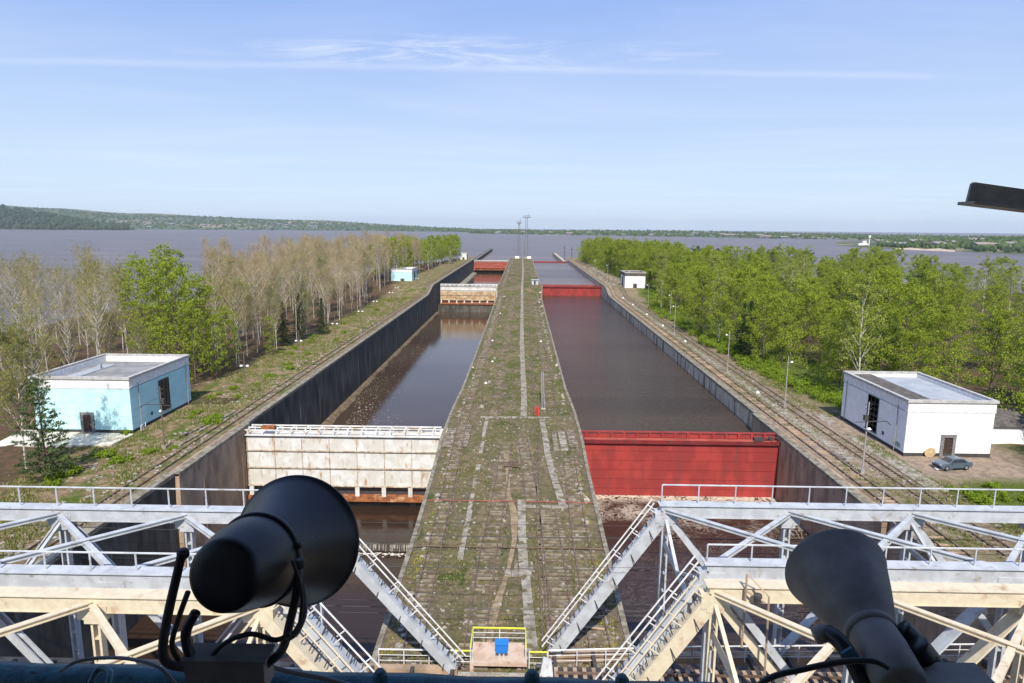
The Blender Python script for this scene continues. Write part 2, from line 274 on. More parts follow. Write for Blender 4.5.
# ------------------------------------------------------------------ builders
class MB:
    def __init__(s): s.v = []; s.f = []
    def add(s, vs, fs):
        o = len(s.v); s.v += [tuple(v) for v in vs]; s.f += [tuple(i + o for i in f) for f in fs]; return s
    def box(s, c, d, rot=None):
        hx, hy, hz = d[0] / 2, d[1] / 2, d[2] / 2
        vs = [Vector((x, y, z)) for x in (-hx, hx) for y in (-hy, hy) for z in (-hz, hz)]
        if rot is not None: vs = [rot @ v for v in vs]
        c = Vector(c)
        return s.add([v + c for v in vs], [(0, 1, 3, 2), (4, 6, 7, 5), (0, 4, 5, 1), (2, 3, 7, 6), (0, 2, 6, 4), (1, 5, 7, 3)])
    def span(s, a, b): # axis aligned from corner a to corner b
        return s.box([(a[i] + b[i]) / 2 for i in range(3)], [abs(b[i] - a[i]) for i in range(3)])
    def beam(s, p, q, wd, h, upv=(0, 0, 1)):
        p, q = Vector(p), Vector(q); d = (q - p); ln = d.length; d.normalize(); u = Vector(upv)
        if abs(d.dot(u)) > .98: u = Vector((0, 1, 0))
        sd = d.cross(u).normalized(); u = sd.cross(d)
        vs = []
        for e in (p, q):
            for a, b_ in ((-1, -1), (1, -1), (1, 1), (-1, 1)): vs.append(e + sd * (a * wd / 2) + u * (b_ * h / 2))
        return s.add(vs, [(3, 2, 1, 0), (4, 5, 6, 7), (0, 1, 5, 4), (1, 2, 6, 5), (2, 3, 7, 6), (3, 0, 4, 7)])
    def ibeam(s, p, q, wd, h, t=.08, upv=(0, 0, 1)):
        p, q = Vector(p), Vector(q); d = (q - p).normalized(); u = Vector(upv)
        if abs(d.dot(u)) > .98: u = Vector((0, 1, 0))
        sd = d.cross(u).normalized(); u = sd.cross(d)
        o = u * (h / 2 - t / 2)
        s.beam(p + o, q + o, wd, t, upv); s.beam(p - o, q - o, wd, t, upv); s.beam(p, q, t, h - 2 * t - .002, upv); return s
    def tube(s, pts, r, n=6, cap=True):
        pts = [Vector(p) for p in pts]; rr = r if isinstance(r, (list, tuple)) else [r] * len(pts)
        vs = []; fs = []; prev = None
        for i, p in enumerate(pts):
            d = (pts[min(i + 1, len(pts) - 1)] - pts[max(i - 1, 0)]).normalized()
            a = prev if prev is not None and abs(prev.dot(d)) < .95 else (Vector((0, 0, 1)) if abs(d.z) < .9 else Vector((1, 0, 0)))
            x = (a - d * a.dot(d)).normalized(); y = d.cross(x); prev = x
            for k in range(n):
                t = 2 * math.pi * k / n; vs.append(p + (x * math.cos(t) + y * math.sin(t)) * rr[i])
        for i in range(len(pts) - 1):
            for k in range(n):
                k2 = (k + 1) % n; fs.append((i * n + k, i * n + k2, (i + 1) * n + k2, (i + 1) * n + k))
        if cap: fs += [tuple(range(n))[::-1], tuple((len(pts) - 1) * n + k for k in range(n))]
        return s.add(vs, fs)
    def lathe(s, prof, n=32, Mx=None):   # prof: (r, z)
        vs = []; fs = []
        for r, z in prof:
            for k in range(n):
                t = 2 * math.pi * k / n; v = Vector((r * math.cos(t), r * math.sin(t), z)); vs.append(Mx @ v if Mx is not None else v)
        m = len(prof)
        for i in range(m - 1):
            for k in range(n):
                k2 = (k + 1) % n; fs.append((i * n + k, i * n + k2, (i + 1) * n + k2, (i + 1) * n + k))
        return s.add(vs, fs)
    def build(s, name, m, parent=None, loc=None, smooth_=False):
        me = bpy.data.meshes.new(name); vs = s.v
        if loc is not None: vs = [(v[0] - loc[0], v[1] - loc[1], v[2] - loc[2]) for v in vs]
        me.from_pydata(vs, [], s.f); me.materials.append(m if not isinstance(m, str) else M[m])
        if smooth_: me.polygons.foreach_set('use_smooth', [True] * len(me.polygons))
        me.update(); o = bpy.data.objects.new(name, me); col.objects.link(o)
        if loc is not None: o.location = loc
        if parent is not None: o.parent = parent
        return o
def tag(o, label=None, cat=None, group=None, kind=None):
    if label: o['label'] = label
    if cat: o['category'] = cat
    if group: o['group'] = group
    if kind: o['kind'] = kind
    return o
def thing(name, label, cat, loc=(0, 0, 0), rz=0, group=None):
    o = bpy.data.objects.new(name, None); col.objects.link(o); o.location = loc; o.rotation_euler = (0, 0, rz); o.empty_display_size = .3
    return tag(o, label, cat, group)
def dup(root, loc, rz=0, sc=1, label=None, group=None):
    r = root.copy(); col.objects.link(r); r.location = loc; r.rotation_euler = (0, 0, rz); r.scale = (sc, sc, sc) if not isinstance(sc, tuple) else sc
    if label: r['label'] = label
    if group: r['group'] = group
    for ch in list(root.children):
        c = ch.copy(); col.objects.link(c); c.parent = r
        for g in list(ch.children):
            d = g.copy(); col.objects.link(d); d.parent = c
    return r
def structure(name, mb, m): return tag(mb.build(name, m), kind='structure')
def arr_mesh(name, V, F, m, parent=None):
    me = bpy.data.meshes.new(name); V = np.asarray(V, dtype=np.float32); F = np.asarray(F, dtype=np.int32); k = F.shape[1]
    me.vertices.add(len(V)); me.vertices.foreach_set('co', V.ravel()); me.loops.add(F.size); me.loops.foreach_set('vertex_index', F.ravel())
    me.polygons.add(len(F)); me.polygons.foreach_set('loop_start', np.arange(0, F.size, k, dtype=np.int32))
    me.update(calc_edges=True); me.validate(); me.materials.append(M[m]); o = bpy.data.objects.new(name, me); col.objects.link(o)
    if parent is not None: o.parent = parent
    return o
random.seed(7); rng = np.random.default_rng(7)
def sstep(a, b, x): t = max(0., min(1., (x - a) / (b - a))); return t * t * (3 - 2 * t)
def lvl(Y): return 3.0 * sstep(291, 313, Y)

# ------------------------------------------------------------------ water and land
LAKE = -0.8
lk = MB()
def sheet(mb, x0, y0, x1, y1, z): mb.add([(x0, y0, z), (x1, y0, z), (x1, y1, z), (x0, y1, z)], [(0, 1, 2, 3)])
sheet(lk, -12000, 568.6, 12000, 14000, LAKE); sheet(lk, -12000, -400, -60, 568.6, LAKE); sheet(lk, 70, -400, 12000, 568.6, LAKE)
structure('reservoir_water', lk, 'lake')

def vnoise(x, y, s=0):
    return (math.sin(x * .31 + s) * math.cos(y * .27 + s * 2) + .6 * math.sin(x * .83 + y * .57 + s) + .4 * math.sin(x * 1.7 - y * 1.3 + s)) / 2
def left_shore(Y): return -150 + max(0, (Y - 195)) * .10 + max(0, Y - 300) * .17 + 4 * math.sin(Y * .05) + 2 * math.sin(Y * .17)
def right_shore(Y): return 330 - max(0, Y - 200) * .72 + 6 * math.sin(Y * .04) if Y < 560 else 71 - (Y - 560) * .1
def land(side):
    mb = MB(); ys = [-40 + i * 5 for i in range(0, 133)]; nu = 34; rows = 0
    x0 = -43.3 if side < 0 else 39.9
    for Y in ys:
        xs = left_shore(Y) if side < 0 else right_shore(Y)
        for k in range(nu):
            t = (k / (nu - 1)) ** 1.6; X = x0 + (xs - side * -6 - x0) * t
            d = abs(X - x0); flat = min(1, max(0, (d - 4) / 10))
            shore = min(1., max(0., abs(xs - X) / 9))
            if abs(X) > abs(xs): shore = 0
            z = lvl(Y) * (1 - .5 * min(1, max(0, (d - 25) / 40))) + vnoise(X * .4, Y * .4, side) * .35 * flat
            z = -2.5 + (z + 2.5) * (shore ** .5)
            mb.v.append((X, Y, z))
        rows += 1
    for r in range(rows - 1):
        for k in range(nu - 1):
            a = r * nu + k; q = (a, a + 1, a + nu + 1, a + nu); mb.f.append(q if side > 0 else q[::-1])
    o = structure('left_bank' if side < 0 else 'right_bank', mb, 'g_left' if side < 0 else 'g_right')
    o.data.polygons.foreach_set('use_smooth', [True] * len(o.data.polygons)); return o
land(-1); land(1)
def gz(X, Y):
    side = -1 if X < 0 else 1; x0 = -43.3 if side < 0 else 39.9; d = abs(X - x0)
    if -13 < X < 10: return lvl(Y)
    flat = min(1, max(0, (d - 4) / 10)); xs = left_shore(Y) if side < 0 else right_shore(Y)
    if abs(X) >= abs(xs): return -2
    shore = min(1., abs(xs - X) / 9)
    z = lvl(Y) * (1 - .5 * min(1, max(0, (d - 25) / 40))) + vnoise(X * .4, Y * .4, side) * .35 * flat
    return -2.5 + (z + 2.5) * shore ** .5

ISL_L = [(25, -10.0), (60, -10.4), (78, -10.9), (92, -11.5), (106, -11.5), (122, -11.1), (200, -11.0), (292, -11.2), (300, -11.5), (306, -12), (313, -11.6), (318, -11.2), (600, -11.5)]
ISL_R = [(25, 8.0), (60, 8.3), (78, 8.5), (92, 8.9), (106, 8.9), (122, 8.4), (200, 8.3), (292, 8.3), (300, 9.0), (313, 9.4), (320, 8.6), (600, 8.0)]
def interp(tab, Y):
    return float(np.interp(Y, [a for a, _ in tab], [b for _, b in tab]))
mb = MB(); ys = sorted(set([25 + 5 * i for i in range(116)] + [291, 295, 299, 303, 307, 311, 313])); nu = 13
for Y in ys:
    a, b = interp(ISL_L, Y) + .32, interp(ISL_R, Y) - .32
    for k in range(nu):
        X = a + (b - a) * k / (nu - 1); mb.v.append((X, Y, lvl(Y) + vnoise(X, Y, 3) * .07 - .02))
for r in range(len(ys) - 1):
    for k in range(nu - 1): q = r * nu + k; mb.f.append((q, q + 1, q + nu + 1, q + nu))
structure('island_ground', mb, 'g_island')

# lock basins: each body of water at its own level
def basin(name, x0, x1, y0, y1, z, m):
    b = MB(); sheet(b, x0, y0, x1, y1, z); return structure(name, b, m)
basin('basin_water_lower_left', -43, -9, -20, 83.4, -13.6, 'water_d'); basin('basin_water_sill_left', -43, -9, 83.8, 96, -12.6, 'water_d')
basin('basin_water_middle_left', -43, -9, 96, 326, -11.6, 'water_l'); basin('basin_water_upper_left', -43, -9, 326, 568, -8.2, 'water_l')
basin('basin_water_lower_right', 7, 40, -20, 94.2, -9.5, 'water_f'); basin('basin_water_middle_right', 7, 40, 95, 325.4, -2.9, 'water_b')
basin('basin_water_upper_right', 7, 40, 326, 566, .6, 'lake')

# walls: lofted along Y, own thing each
def wall(name, label, xf, xb, Y0, Y1, bottom, m, coping=True, yst=4.0, fn=lvl, cw=1.1):
    n = max(2, int((Y1 - Y0) / yst) + 1); ys = [Y0 + (Y1 - Y0) * i / (n - 1) for i in range(n)]
    xf_ = xf if callable(xf) else (lambda Y: xf); sg = 1 if (xb(Y0) if callable(xb) else xb) > xf_(Y0) else -1
    t = thing(name, label, 'wall', (xf_(Y0), Y0, 0))
    b = MB()
    for Y in ys:
        z = fn(Y) - .05; x = xf_(Y); b.v += [(x, Y, bottom), (x, Y, z), (xb if not callable(xb) else xb(Y), Y, z), (xb if not callable(xb) else xb(Y), Y, bottom)]
    for i in range(n - 1):
        for k in range(4): k2 = (k + 1) % 4; b.f.append((i * 4 + k, i * 4 + k2, i * 4 + 4 + k2, i * 4 + 4 + k))
    b.f += [(0, 1, 2, 3), tuple((n - 1) * 4 + k for k in (3, 2, 1, 0))]
    # vertical joint ribs
    y = Y0 + 6
    while y < Y1 - 1:
        x = xf_(y); b.box((x - sg * .02, y, (bottom + fn(y)) / 2 - .2), (.05, .14, fn(y) - bottom - .4)); y += random.choice((12, 18, 15))
    b.build('wall_face', m, t, loc=(xf_(Y0), Y0, 0)).location = (0, 0, 0)
    if coping:
        c = MB()
        for Y in ys:
            z = fn(Y); x = xf_(Y) - sg * .12; xx = x + sg * cw; c.v += [(x, Y, z - .3), (x, Y, z + .16), (xx, Y, z + .16), (xx, Y, z - .3)]
        for i in range(n - 1):
            for k in range(4): k2 = (k + 1) % 4; c.f.append((i * 4 + k, i * 4 + k2, i * 4 + 4 + k2, i * 4 + 4 + k))
        c.f += [(0, 1, 2, 3), tuple((n - 1) * 4 + k for k in (3, 2, 1, 0))]
        c.build('coping', 'coping', t, loc=(xf_(Y0), Y0, 0)).location = (0, 0, 0)
    return t
wall('lock_wall', 'tall black stained concrete wall along the left basin beyond the white gate', -42, -43.4, 97, 569, -16, 'wall_dark')
wall('lock_wall', 'brown stained wall section at the left end of the white gate', -41.7, -43.4, 76, 97, -16, 'wall_brown', yst=3)
wall('lock_wall', 'dark wall of the lower left basin running under the left bridge', -42.3, -43.4, 0, 75.9, -16, 'wall_dark')
wall('lock_wall', 'pale grey concrete wall along the right basin beyond the red gate', 38.7, 40.0, 106, 569, -14, 'wall_grey')
wall('lock_wall', 'brown streaked wall section at the right end of the near red gate', 38.2, 40.0, 66, 106, -14, 'wall_brown', yst=3)
wall('lock_wall', 'weathered wall of the lower right basin running under the right bridge', 38.9, 40.0, 0, 65.9, -14, 'wall_brown')
wall('lock_wall', 'left quay wall of the central island beside the white gates', lambda Y: interp(ISL_L, Y), lambda Y: interp(ISL_L, Y) + 1.2, 25, 600, -16, 'wall_grey', cw=.42)
wall('lock_wall', 'right quay wall of the central island beside the red gates', lambda Y: interp(ISL_R, Y), lambda Y: interp(ISL_R, Y) - 1.2, 25, 600, -16, 'wall_grey', cw=.42)
wall('guide_wall', 'long thin left jetty running out into the reservoir', -40.2, -43.5, 569.2, 880, -4, 'wall_dark', fn=lambda Y: 2.6, yst=20)
wall('guide_wall', 'short right jetty ending in the reservoir past the last red gate', 33.5, 36.5, 569.2, 750, -4, 'wall_grey', fn=lambda Y: 2.2, yst=20)
# cross sills under the gates (masonry that holds each step of water)
for nm, lb, x0, x1, y, z0, z1 in [('gate_sill', 'wet concrete weir below the near white gate', -41.6, -11.2, 83.6, -16, -12.55),
                                  ('gate_sill', 'sill under the far white gate', -41.9, -11.3, 325.6, -16, -8.15)]:
    b = MB(); b.span((x0, y - .2, z0), (x1, y + .2, z1)); tag(b.build(nm, 'wall_dark', loc=(x0, y, z0)), lb, 'sill')
b = MB(); b.span((-11.4, 599, -4), (8, 600.2, 3)); tag(b.build('island_end_wall', 'wall_grey', loc=(0, 600, -4)), 'far end wall of the central island at the reservoir', 'wall')
b = MB(); b.span((-41.6, 96.1, -16), (-11.4, 96.7, -11.55)); tag(b.build('gate_sill', 'wall_dark', loc=(-26, 96, -16)), 'sill directly under the near white gate', 'sill')
b = MB(); b.span((-41.8, 568, -16), (-11, 568.58, -.75)); tag(b.build('gate_sill', 'wall_dark', loc=(-26, 568, -16)), 'dark sill behind the last faded red gate', 'sill')
b = MB(); b.span((8.2, 568, -5), (38.6, 568.58, -.75)); tag(b.build('gate_sill', 'wall_dark', loc=(24, 568, -5)), 'sill behind the last red gate beside the masts', 'sill')
# falling water over the weir: many thin strands
b = MB()
for i in range(150):
    x = random.uniform(-40, -12.1); z = -12.6 - random.uniform(.4, .95); b.beam((x, 83.36, -12.58), (x + random.uniform(-.05, .05), 83.2, z), random.uniform(.03, .10), .03, (0, 1, 0))
tag(b.build('waterfall', mat('falling_water', (.36, .31, .26), rough=.3)), kind='stuff')
for i in range(1):
    b = MB()
    for k in range(420):
        x = random.uniform(-40, -12.1); y = 82.9 - abs(random.gauss(0, .5)); r = random.uniform(.06, .28)
        b.add([(x - r, y, -13.58), (x, y - r * .5, -13.57), (x + r, y, -13.58), (x, y + r * .5, -13.57)], [(0, 1, 2, 3)])
    tag(b.build('foam', mat('foam', (.7, .65, .56), rough=.8)), kind='stuff')

# silt ledge with rubble along the foot of the left wall
b = MB(); n = 60
for i in range(n):
    Y = 98 + i * 3.8; wdt = 1.1 + 1.6 * (1 - sstep(100, 190, Y)) + .3 * math.sin(Y * .3) + .25 * math.sin(Y * .9)
    b.v += [(-42.1, Y, -11.05), (-42 + wdt * .5, Y, -11.25), (-42 + wdt, Y, -11.75)]
for i in range(n - 1):
    for k in range(2): a = i * 3 + k; b.f.append((a, a + 1, a + 4, a + 3))
structure('silt_bank', b, mat('silt', (.10, .065, .035), (.17, .13, .075), .8, rough=.9, c3=(.12, .13, .04), s3=.5))
b = MB(); sx0 = []
for i in range(36):
    Y = 345 + i * 6; b.v += [(-42, Y, -7.3), (-38.2 if Y < 540 else -39, Y, -7.5), (-38, Y, -8.5)]
for i in range(35):
    for k in range(2): a = i * 3 + k; b.f.append((a, a + 1, a + 4, a + 3))
tag(b.build('wall_ledge', 'coping'), 'pale concrete ledge at the foot of the far left basin wall', 'ledge')
# floating scraps of foam/debris on the brown left water
b = MB()
for k in range(1500):
    Y = 98 + abs(random.gauss(0, 1)) * 70; X = -40.5 + abs(random.gauss(0, 4.6)) + 3 * math.sin(Y * .06); 
    if Y > 300 or X > -13: continue
    r = random.uniform(.02, .13) * (1 if random.random() < .93 else 2)
    b.add([(X - r, Y, -11.585), (X, Y - r, -11.582), (X + r * 1.3, Y, -11.585), (X, Y + r, -11.582)], [(0, 1, 2, 3)])
tag(b.build('floating_debris', mat('debris', (.62, .56, .44), (.42, .34, .22), 2, rough=.9)), kind='stuff')

# ------------------------------------------------------------------ far hills
def shore_ridge(name, tab, mtl, seg=90, rows=12, nz=.12):
    # tab rows: (image x, waterline y, distance of the shore, crest y, distance of the crest)
    xs = np.linspace(tab[0][0], tab[-1][0], seg); T_ = list(zip(*tab)); b = MB(); grid = []
    for j in range(rows):
        t = j / (rows - 1)
        for i, x in enumerate(xs):
            wy, wd, cy, cd = [float(np.interp(x, T_[0], T_[k])) for k in (1, 2, 3, 4)]
            p = at_y(x, wy, wd); q = at_y(x, cy, cd); p.z = LAKE
            s = t ** .75; v = p.lerp(q, t); v.z = p.z + (q.z - p.z) * (s if t < 1 else 1) * (1 + nz * vnoise(i * .35, j * .9, len(name)) * (1 if 0 < j else 0))
            if j == 0: v.z -= .6
            grid.append(v)
    b.v = [tuple(v) for v in grid]
    # back slope
    for i, x in enumerate(xs):
        v = grid[(rows - 1) * seg + i]; d = Vector((v.x, v.y, 0)).normalized(); b.v.append((v.x + d.x * 900, v.y + d.y * 900, -2))
    for j in range(rows):
        for i in range(seg - 1): a = j * seg + i; b.f.append((a, a + 1, a + seg + 1, a + seg))
    o = structure(name, b, mtl); o.data.polygons.foreach_set('use_smooth', [True] * len(o.data.polygons)); return grid
g1 = shore_ridge('far_hills', [(-160, 228, 3700, 203, 5600), (0, 228.6, 3700, 206.5, 5600), (60, 228.7, 3800, 208, 5800), (130, 228.8, 4000, 213, 6000), (250, 229.2, 4300, 218, 6400), (330, 229.6, 4400, 221, 6500), (380, 230, 4400, 224, 6300), (480, 232.4, 4000, 229.6, 6000), (540, 233, 4000, 230.5, 6000)], 'hill')
g2 = shore_ridge('wooded_promontory', [(-160, 228.4, 3300, 206, 3800), (0, 228.4, 3300, 207.5, 3800), (30, 228.4, 3300, 211, 3700), (70, 228.5, 3350, 219, 3650), (110, 228.6, 3400, 225, 3600), (135, 228.8, 3450, 228, 3560)], M['far_dark'], 40, 8)
g3 = shore_ridge('far_shore', [(468, 234.2, 3300, 231.5, 3600), (500, 234.8, 3200, 230.8, 4200), (560, 236, 2900, 230.8, 4300), (640, 237, 2700, 231.2, 4300), (720, 238.5, 2500, 232, 4300), (800, 240, 2300, 234.0, 4300), (900, 243, 2100, 235.6, 4200), (1000, 246, 1900, 237, 4000), (1200, 248, 1800, 238, 3900)], 'hill')
g4 = shore_ridge('headland', [(836, 246.2, 1350, 244.5, 1420), (860, 247.2, 1260, 242, 1500), (900, 249.5, 1130, 241.5, 1500), (960, 252.5, 1020, 241, 1450), (1000, 254, 960, 240, 1350), (1030, 255, 940, 238.5, 1300), (1200, 258, 880, 236, 1300)], 'hill_near', 50, 8, .1)
b = MB()
sheet_pts = [at_y(x, y, d) for x, y, d in [(872, 248.3, 1215), (905, 250.2, 1110), (905, 248.9, 1160), (880, 247.2, 1260)]]
# far tree clumps, houses on the far shores
def scatter_clumps(name, grid, seg, rows, n, size, mtl, jr=(0, 99), xr=(0, 1), zs=1.0):
    V = []; F = []
    for _ in range(n):
        j = random.uniform(max(.02, jr[0]), min(jr[1], rows - 1.01)); i = random.uniform(xr[0] * (seg - 2), xr[1] * (seg - 2)); a = int(j) * seg + int(i)
        p = grid[a].lerp(grid[a + 1], i % 1).lerp(grid[a + seg].lerp(grid[a + seg + 1], i % 1), j % 1); r = size * random.uniform(.6, 1.5)
        k = len(V); h = r * 1.5 * zs
        ph = random.random() * 3
        V.append((p.x, p.y, p.z + h * 1.1))
        for q in range(6):
            aa = ph + q * math.pi / 3; rr = r * random.uniform(.7, 1.1); V.append((p.x + rr * math.cos(aa), p.y + rr * math.sin(aa), p.z + h * random.uniform(.35, .75)))
        for q in range(6):
            aa = ph + q * math.pi / 3; V.append((p.x + r * .6 * math.cos(aa), p.y + r * .6 * math.sin(aa), p.z - 1))
        for q in range(6):
            q2 = (q + 1) % 6; F += [(k, k + 1 + q, k + 1 + q2), (k + 1 + q, k + 7 + q, k + 1 + q2), (k + 1 + q2, k + 7 + q, k + 7 + q2)]
    return tag(arr_mesh(name, V, F, mtl), kind='stuff')
scatter_clumps('far_woods', g1, 90, 12, 3200, 6.5, 'far_leaf', (0, 9)); scatter_clumps('promontory_woods', g2, 40, 8, 1500, 10, 'far_dark', (0, 7))
scatter_clumps('far_shore_woods', g3, 90, 12, 2600, 5.5, 'far_leaf', (.2, 11)); scatter_clumps('headland_woods', g4, 50, 8, 1500, 4.2, 'far_leaf', (.8, 7), (.12, 1), 1.1)
scatter_clumps('headland_point_woods', g4, 50, 8, 260, 3.5, 'far_dark', (.3, 5), (.36, .62))
b = MB(); [b.v.append(tuple(v + Vector((0, 0, .6)))) for v in [g4[i] for i in range(8, 17)]]; [b.v.append(tuple(g4[50 + i].lerp(g4[i], .3 + .3 * math.sin(i * 1.7)) + Vector((0, 0, .8)))) for i in range(8, 17)]
for i in range(8): b.f.append((i, i + 1, i + 10, i + 9))
structure('sand_beach', b, 'sand')
def far_house(p, wdt, h, roofh, rz, label, group, mtl='bwhite'):
    t = thing('house', label, 'house', tuple(p), rz, group)
    a = MB(); a.span((-wdt / 2, -wdt * .35, -1), (wdt / 2, wdt * .35, h)); a.build('wall', mtl, t)
    c = MB(); w2, d2 = wdt / 2 + .4, wdt * .35 + .4
    c.add([(-w2, -d2, h), (w2, -d2, h), (w2, d2, h), (-w2, d2, h), (-w2, 0, h + roofh), (w2, 0, h + roofh)], [(0, 1, 5, 4), (2, 3, 4, 5), (0, 4, 3), (1, 2, 5), (0, 3, 2, 1)]); c.build('roof', 'broof', t); return t
def house_row(grid, seg, n, xr, jr, size, label, group):
    base = far_house((0, 0, -50), 1, .45, .25, 0, label, group); first = True
    for _ in range(n):
        i = int(random.uniform(*xr) * (seg - 2)); j = int(random.uniform(*jr)); p = grid[j * seg + i].lerp(grid[(j + 1) * seg + i + 1], random.random()); s = size * random.uniform(.6, 1.4)
        if first: base.location = p; base.scale = (s, s, s); base.rotation_euler = (0, 0, random.uniform(-.5, .5)); first = False
        else: dup(base, p, random.uniform(-.5, .5), s)
house_row(g1, 90, 45, (.40, .72), (0, 5), 15, 'tiny pale house in the village on the far left hillside', 'houses of the far left village')
house_row(g3, 90, 34, (.02, .55), (0, 3), 13, 'tiny pale house on the far shore behind the masts', 'houses on the far middle shore')
house_row(g4, 50, 34, (.12, .95), (1, 5), 11, 'small pale house among trees on the right headland', 'houses on the right headland')
t = thing('grain_store', 'large white block standing on the tip of the right headland', 'building', tuple(g4[3 + 100]))
b = MB(); b.span((-2, -5, -1), (16, 5, 4)); b.build('wall', 'bwhite', t); b = MB(); b.span((8, -3, 4), (14, 3, 9)); b.build('tower', 'bwhite', t)
p = at_y(869, 243.5, 1300)
b = MB(); b.tube([(0, 0, -3), (0, 0, 16)], [1.1, .8], 10); b.tube([(0, 0, 16), (0, 0, 21)], [2.2, 2.6], 10); tag(b.build('water_tower', 'bwhite'), 'slim pale water tower on the right headland', 'water tower').location = (p.x, p.y, max(0, p.z - 6))

# ------------------------------------------------------------------ trees
def leaf_quads(C, S, size, jitter, n_each, elong=1.0):
    # C clump centres (m,3), S radii (m,3)
    m = len(C); n = m * n_each
    d = rng.normal(size=(n, 3)); d /= np.linalg.norm(d, axis=1)[:, None]; rr = rng.random(n) ** .45
    P = np.repeat(C, n_each, 0) + d * rr[:, None] * np.repeat(S, n_each, 0)
    a = rng.normal(size=(n, 3)); a /= np.linalg.norm(a, axis=1)[:, None]; bq = np.cross(a, rng.normal(size=(n, 3))); bq /= np.linalg.norm(bq, axis=1)[:, None]
    s = size * rng.uniform(.6, 1.4, n)[:, None]; a = a * s * elong; bq = bq * s * .7
    V = np.stack([P - a, P - bq * .9, P + a, P + bq * .9], 1).reshape(-1, 3)
    F = np.arange(n * 4).reshape(n, 4); return V, F
def twig_ribbons(P, Q, wd):
    n = len(P); d = Q - P; s = np.cross(d, rng.normal(size=(n, 3))); s /= np.linalg.norm(s, axis=1)[:, None] + 1e-9
    wd = np.broadcast_to(np.asarray(wd, dtype=float), (n,))[:, None]
    V = np.stack([P - s * wd / 2, P + s * wd / 2, Q + s * wd * .2, Q - s * wd * .2], 1).reshape(-1, 3); return V, np.arange(n * 4).reshape(n, 4)
def skeleton(h, spread, nl, lo, rise, lean=.04, r0=.16):
    # trunk polyline + limbs
    k = 7; ln = np.array([random.uniform(-lean, lean), random.uniform(-lean, lean), 1.0])
    T_ = [np.array([ln[0] * h * (i / k) + random.uniform(-.12, .12) * (i > 0), ln[1] * h * (i / k) + random.uniform(-.12, .12) * (i > 0), h * i / k - (.3 if i == 0 else 0)]) for i in range(k + 1)]
    limbs = []
    for i in range(nl):
        f = lo + (1 - lo) * ((i + random.random()) / nl) * .96; j = f * k; a = int(min(j, k - 1)); base = T_[a] + (T_[a + 1] - T_[a]) * (j - a)
        th = i * 2.4 + random.uniform(-.5, .5); env = spread * (math.sin(math.pi * min(1, max(.08, (f - lo) / (1 - lo) * .8 + .2))) ** .7)
        L_ = env * random.uniform(.7, 1.15) + .3
        tip = base + np.array([math.cos(th) * L_, math.sin(th) * L_, L_ * rise * random.uniform(.7, 1.3)])
        mid = (base + tip) / 2 + np.array([0, 0, -L_ * .08]); limbs.append((base, mid, tip, L_))
    return T_, limbs
def wood_mesh(T_, limbs, r0, m, t):
    b = MB(); k = len(T_) - 1; b.tube([tuple(p) for p in T_], [r0 * (1 - .86 * i / k) for i in range(k + 1)], 6)
    for base, mid, tip, L_ in limbs:
        r = .022 * L_ + .015; b.tube([tuple(base), tuple(mid), tuple(tip)], [r * .75, r * .5, r * .2], 4, False)
    return b.build('trunk', m, t)
def make_green(h, spread, leafm, dens=1.0, bark='bark', lo=.16, label='', group='', leaf=.15, name='broadleaf_tree', rise=.75):
    t = thing(name, label, 'tree', (0, 0, 0), 0, group); T_, limbs = skeleton(h * .95, spread, 34, lo, rise); wood_mesh(T_, limbs[::2], .16, bark, t)
    C = []; S = []
    for base, mid, tip, L_ in limbs:
        for f in (.55, .8, 1.0):
            C.append(base + (tip - base) * f + rng.normal(size=3) * .35); s = random.uniform(.55, 1.05) * (.6 + L_ * .14); S.append([s, s, s * .8])
    C.append(T_[-1]); S.append([.7, .7, .9])
    V, F = leaf_quads(np.array(C), np.array(S), leaf, .3, int(30 * dens)); arr_mesh('crown', V, F, leafm, t); return t
def make_bare(h, spread, leafn, bark='birch', label='', group='', leafm='leaf_y', ntw=9, r0=.11, lo=.28):
    t = thing('bare_birch_tree', label, 'tree', (0, 0, 0), 0, group); T_, limbs = skeleton(h, spread, 30, lo, 1.7, .05); wood_mesh(T_, limbs, r0, bark, t)
    P = []; Q = []; W = []
    for base, mid, tip, L_ in limbs:
        for q in range(9):
            f = random.uniform(.2, 1); p = base + (tip - base) * f; d = rng.normal(size=3) * .55 + np.array([0, 0, .9]) + (tip - base) / L_ * .5; l2 = random.uniform(.5, 1.3); e = p + d * l2
            P.append(p); Q.append(e); W.append(.035)
            for z in range(ntw):
                pp = p + (e - p) * random.uniform(.15, 1); dd = rng.normal(size=3) * .5 + np.array([0, 0, .55]); P.append(pp); Q.append(pp + dd * random.uniform(.35, .9)); W.append(.022)
    V, F = twig_ribbons(np.array(P), np.array(Q), W); arr_mesh('crown', V, F, 'twig', t)
    if leafn:
        C = np.array(Q)[rng.choice(len(Q), leafn)]; V, F = leaf_quads(C, np.full((leafn, 3), .35), .08, .1, 5); arr_mesh('leaves', V, F, leafm, t)
    return t
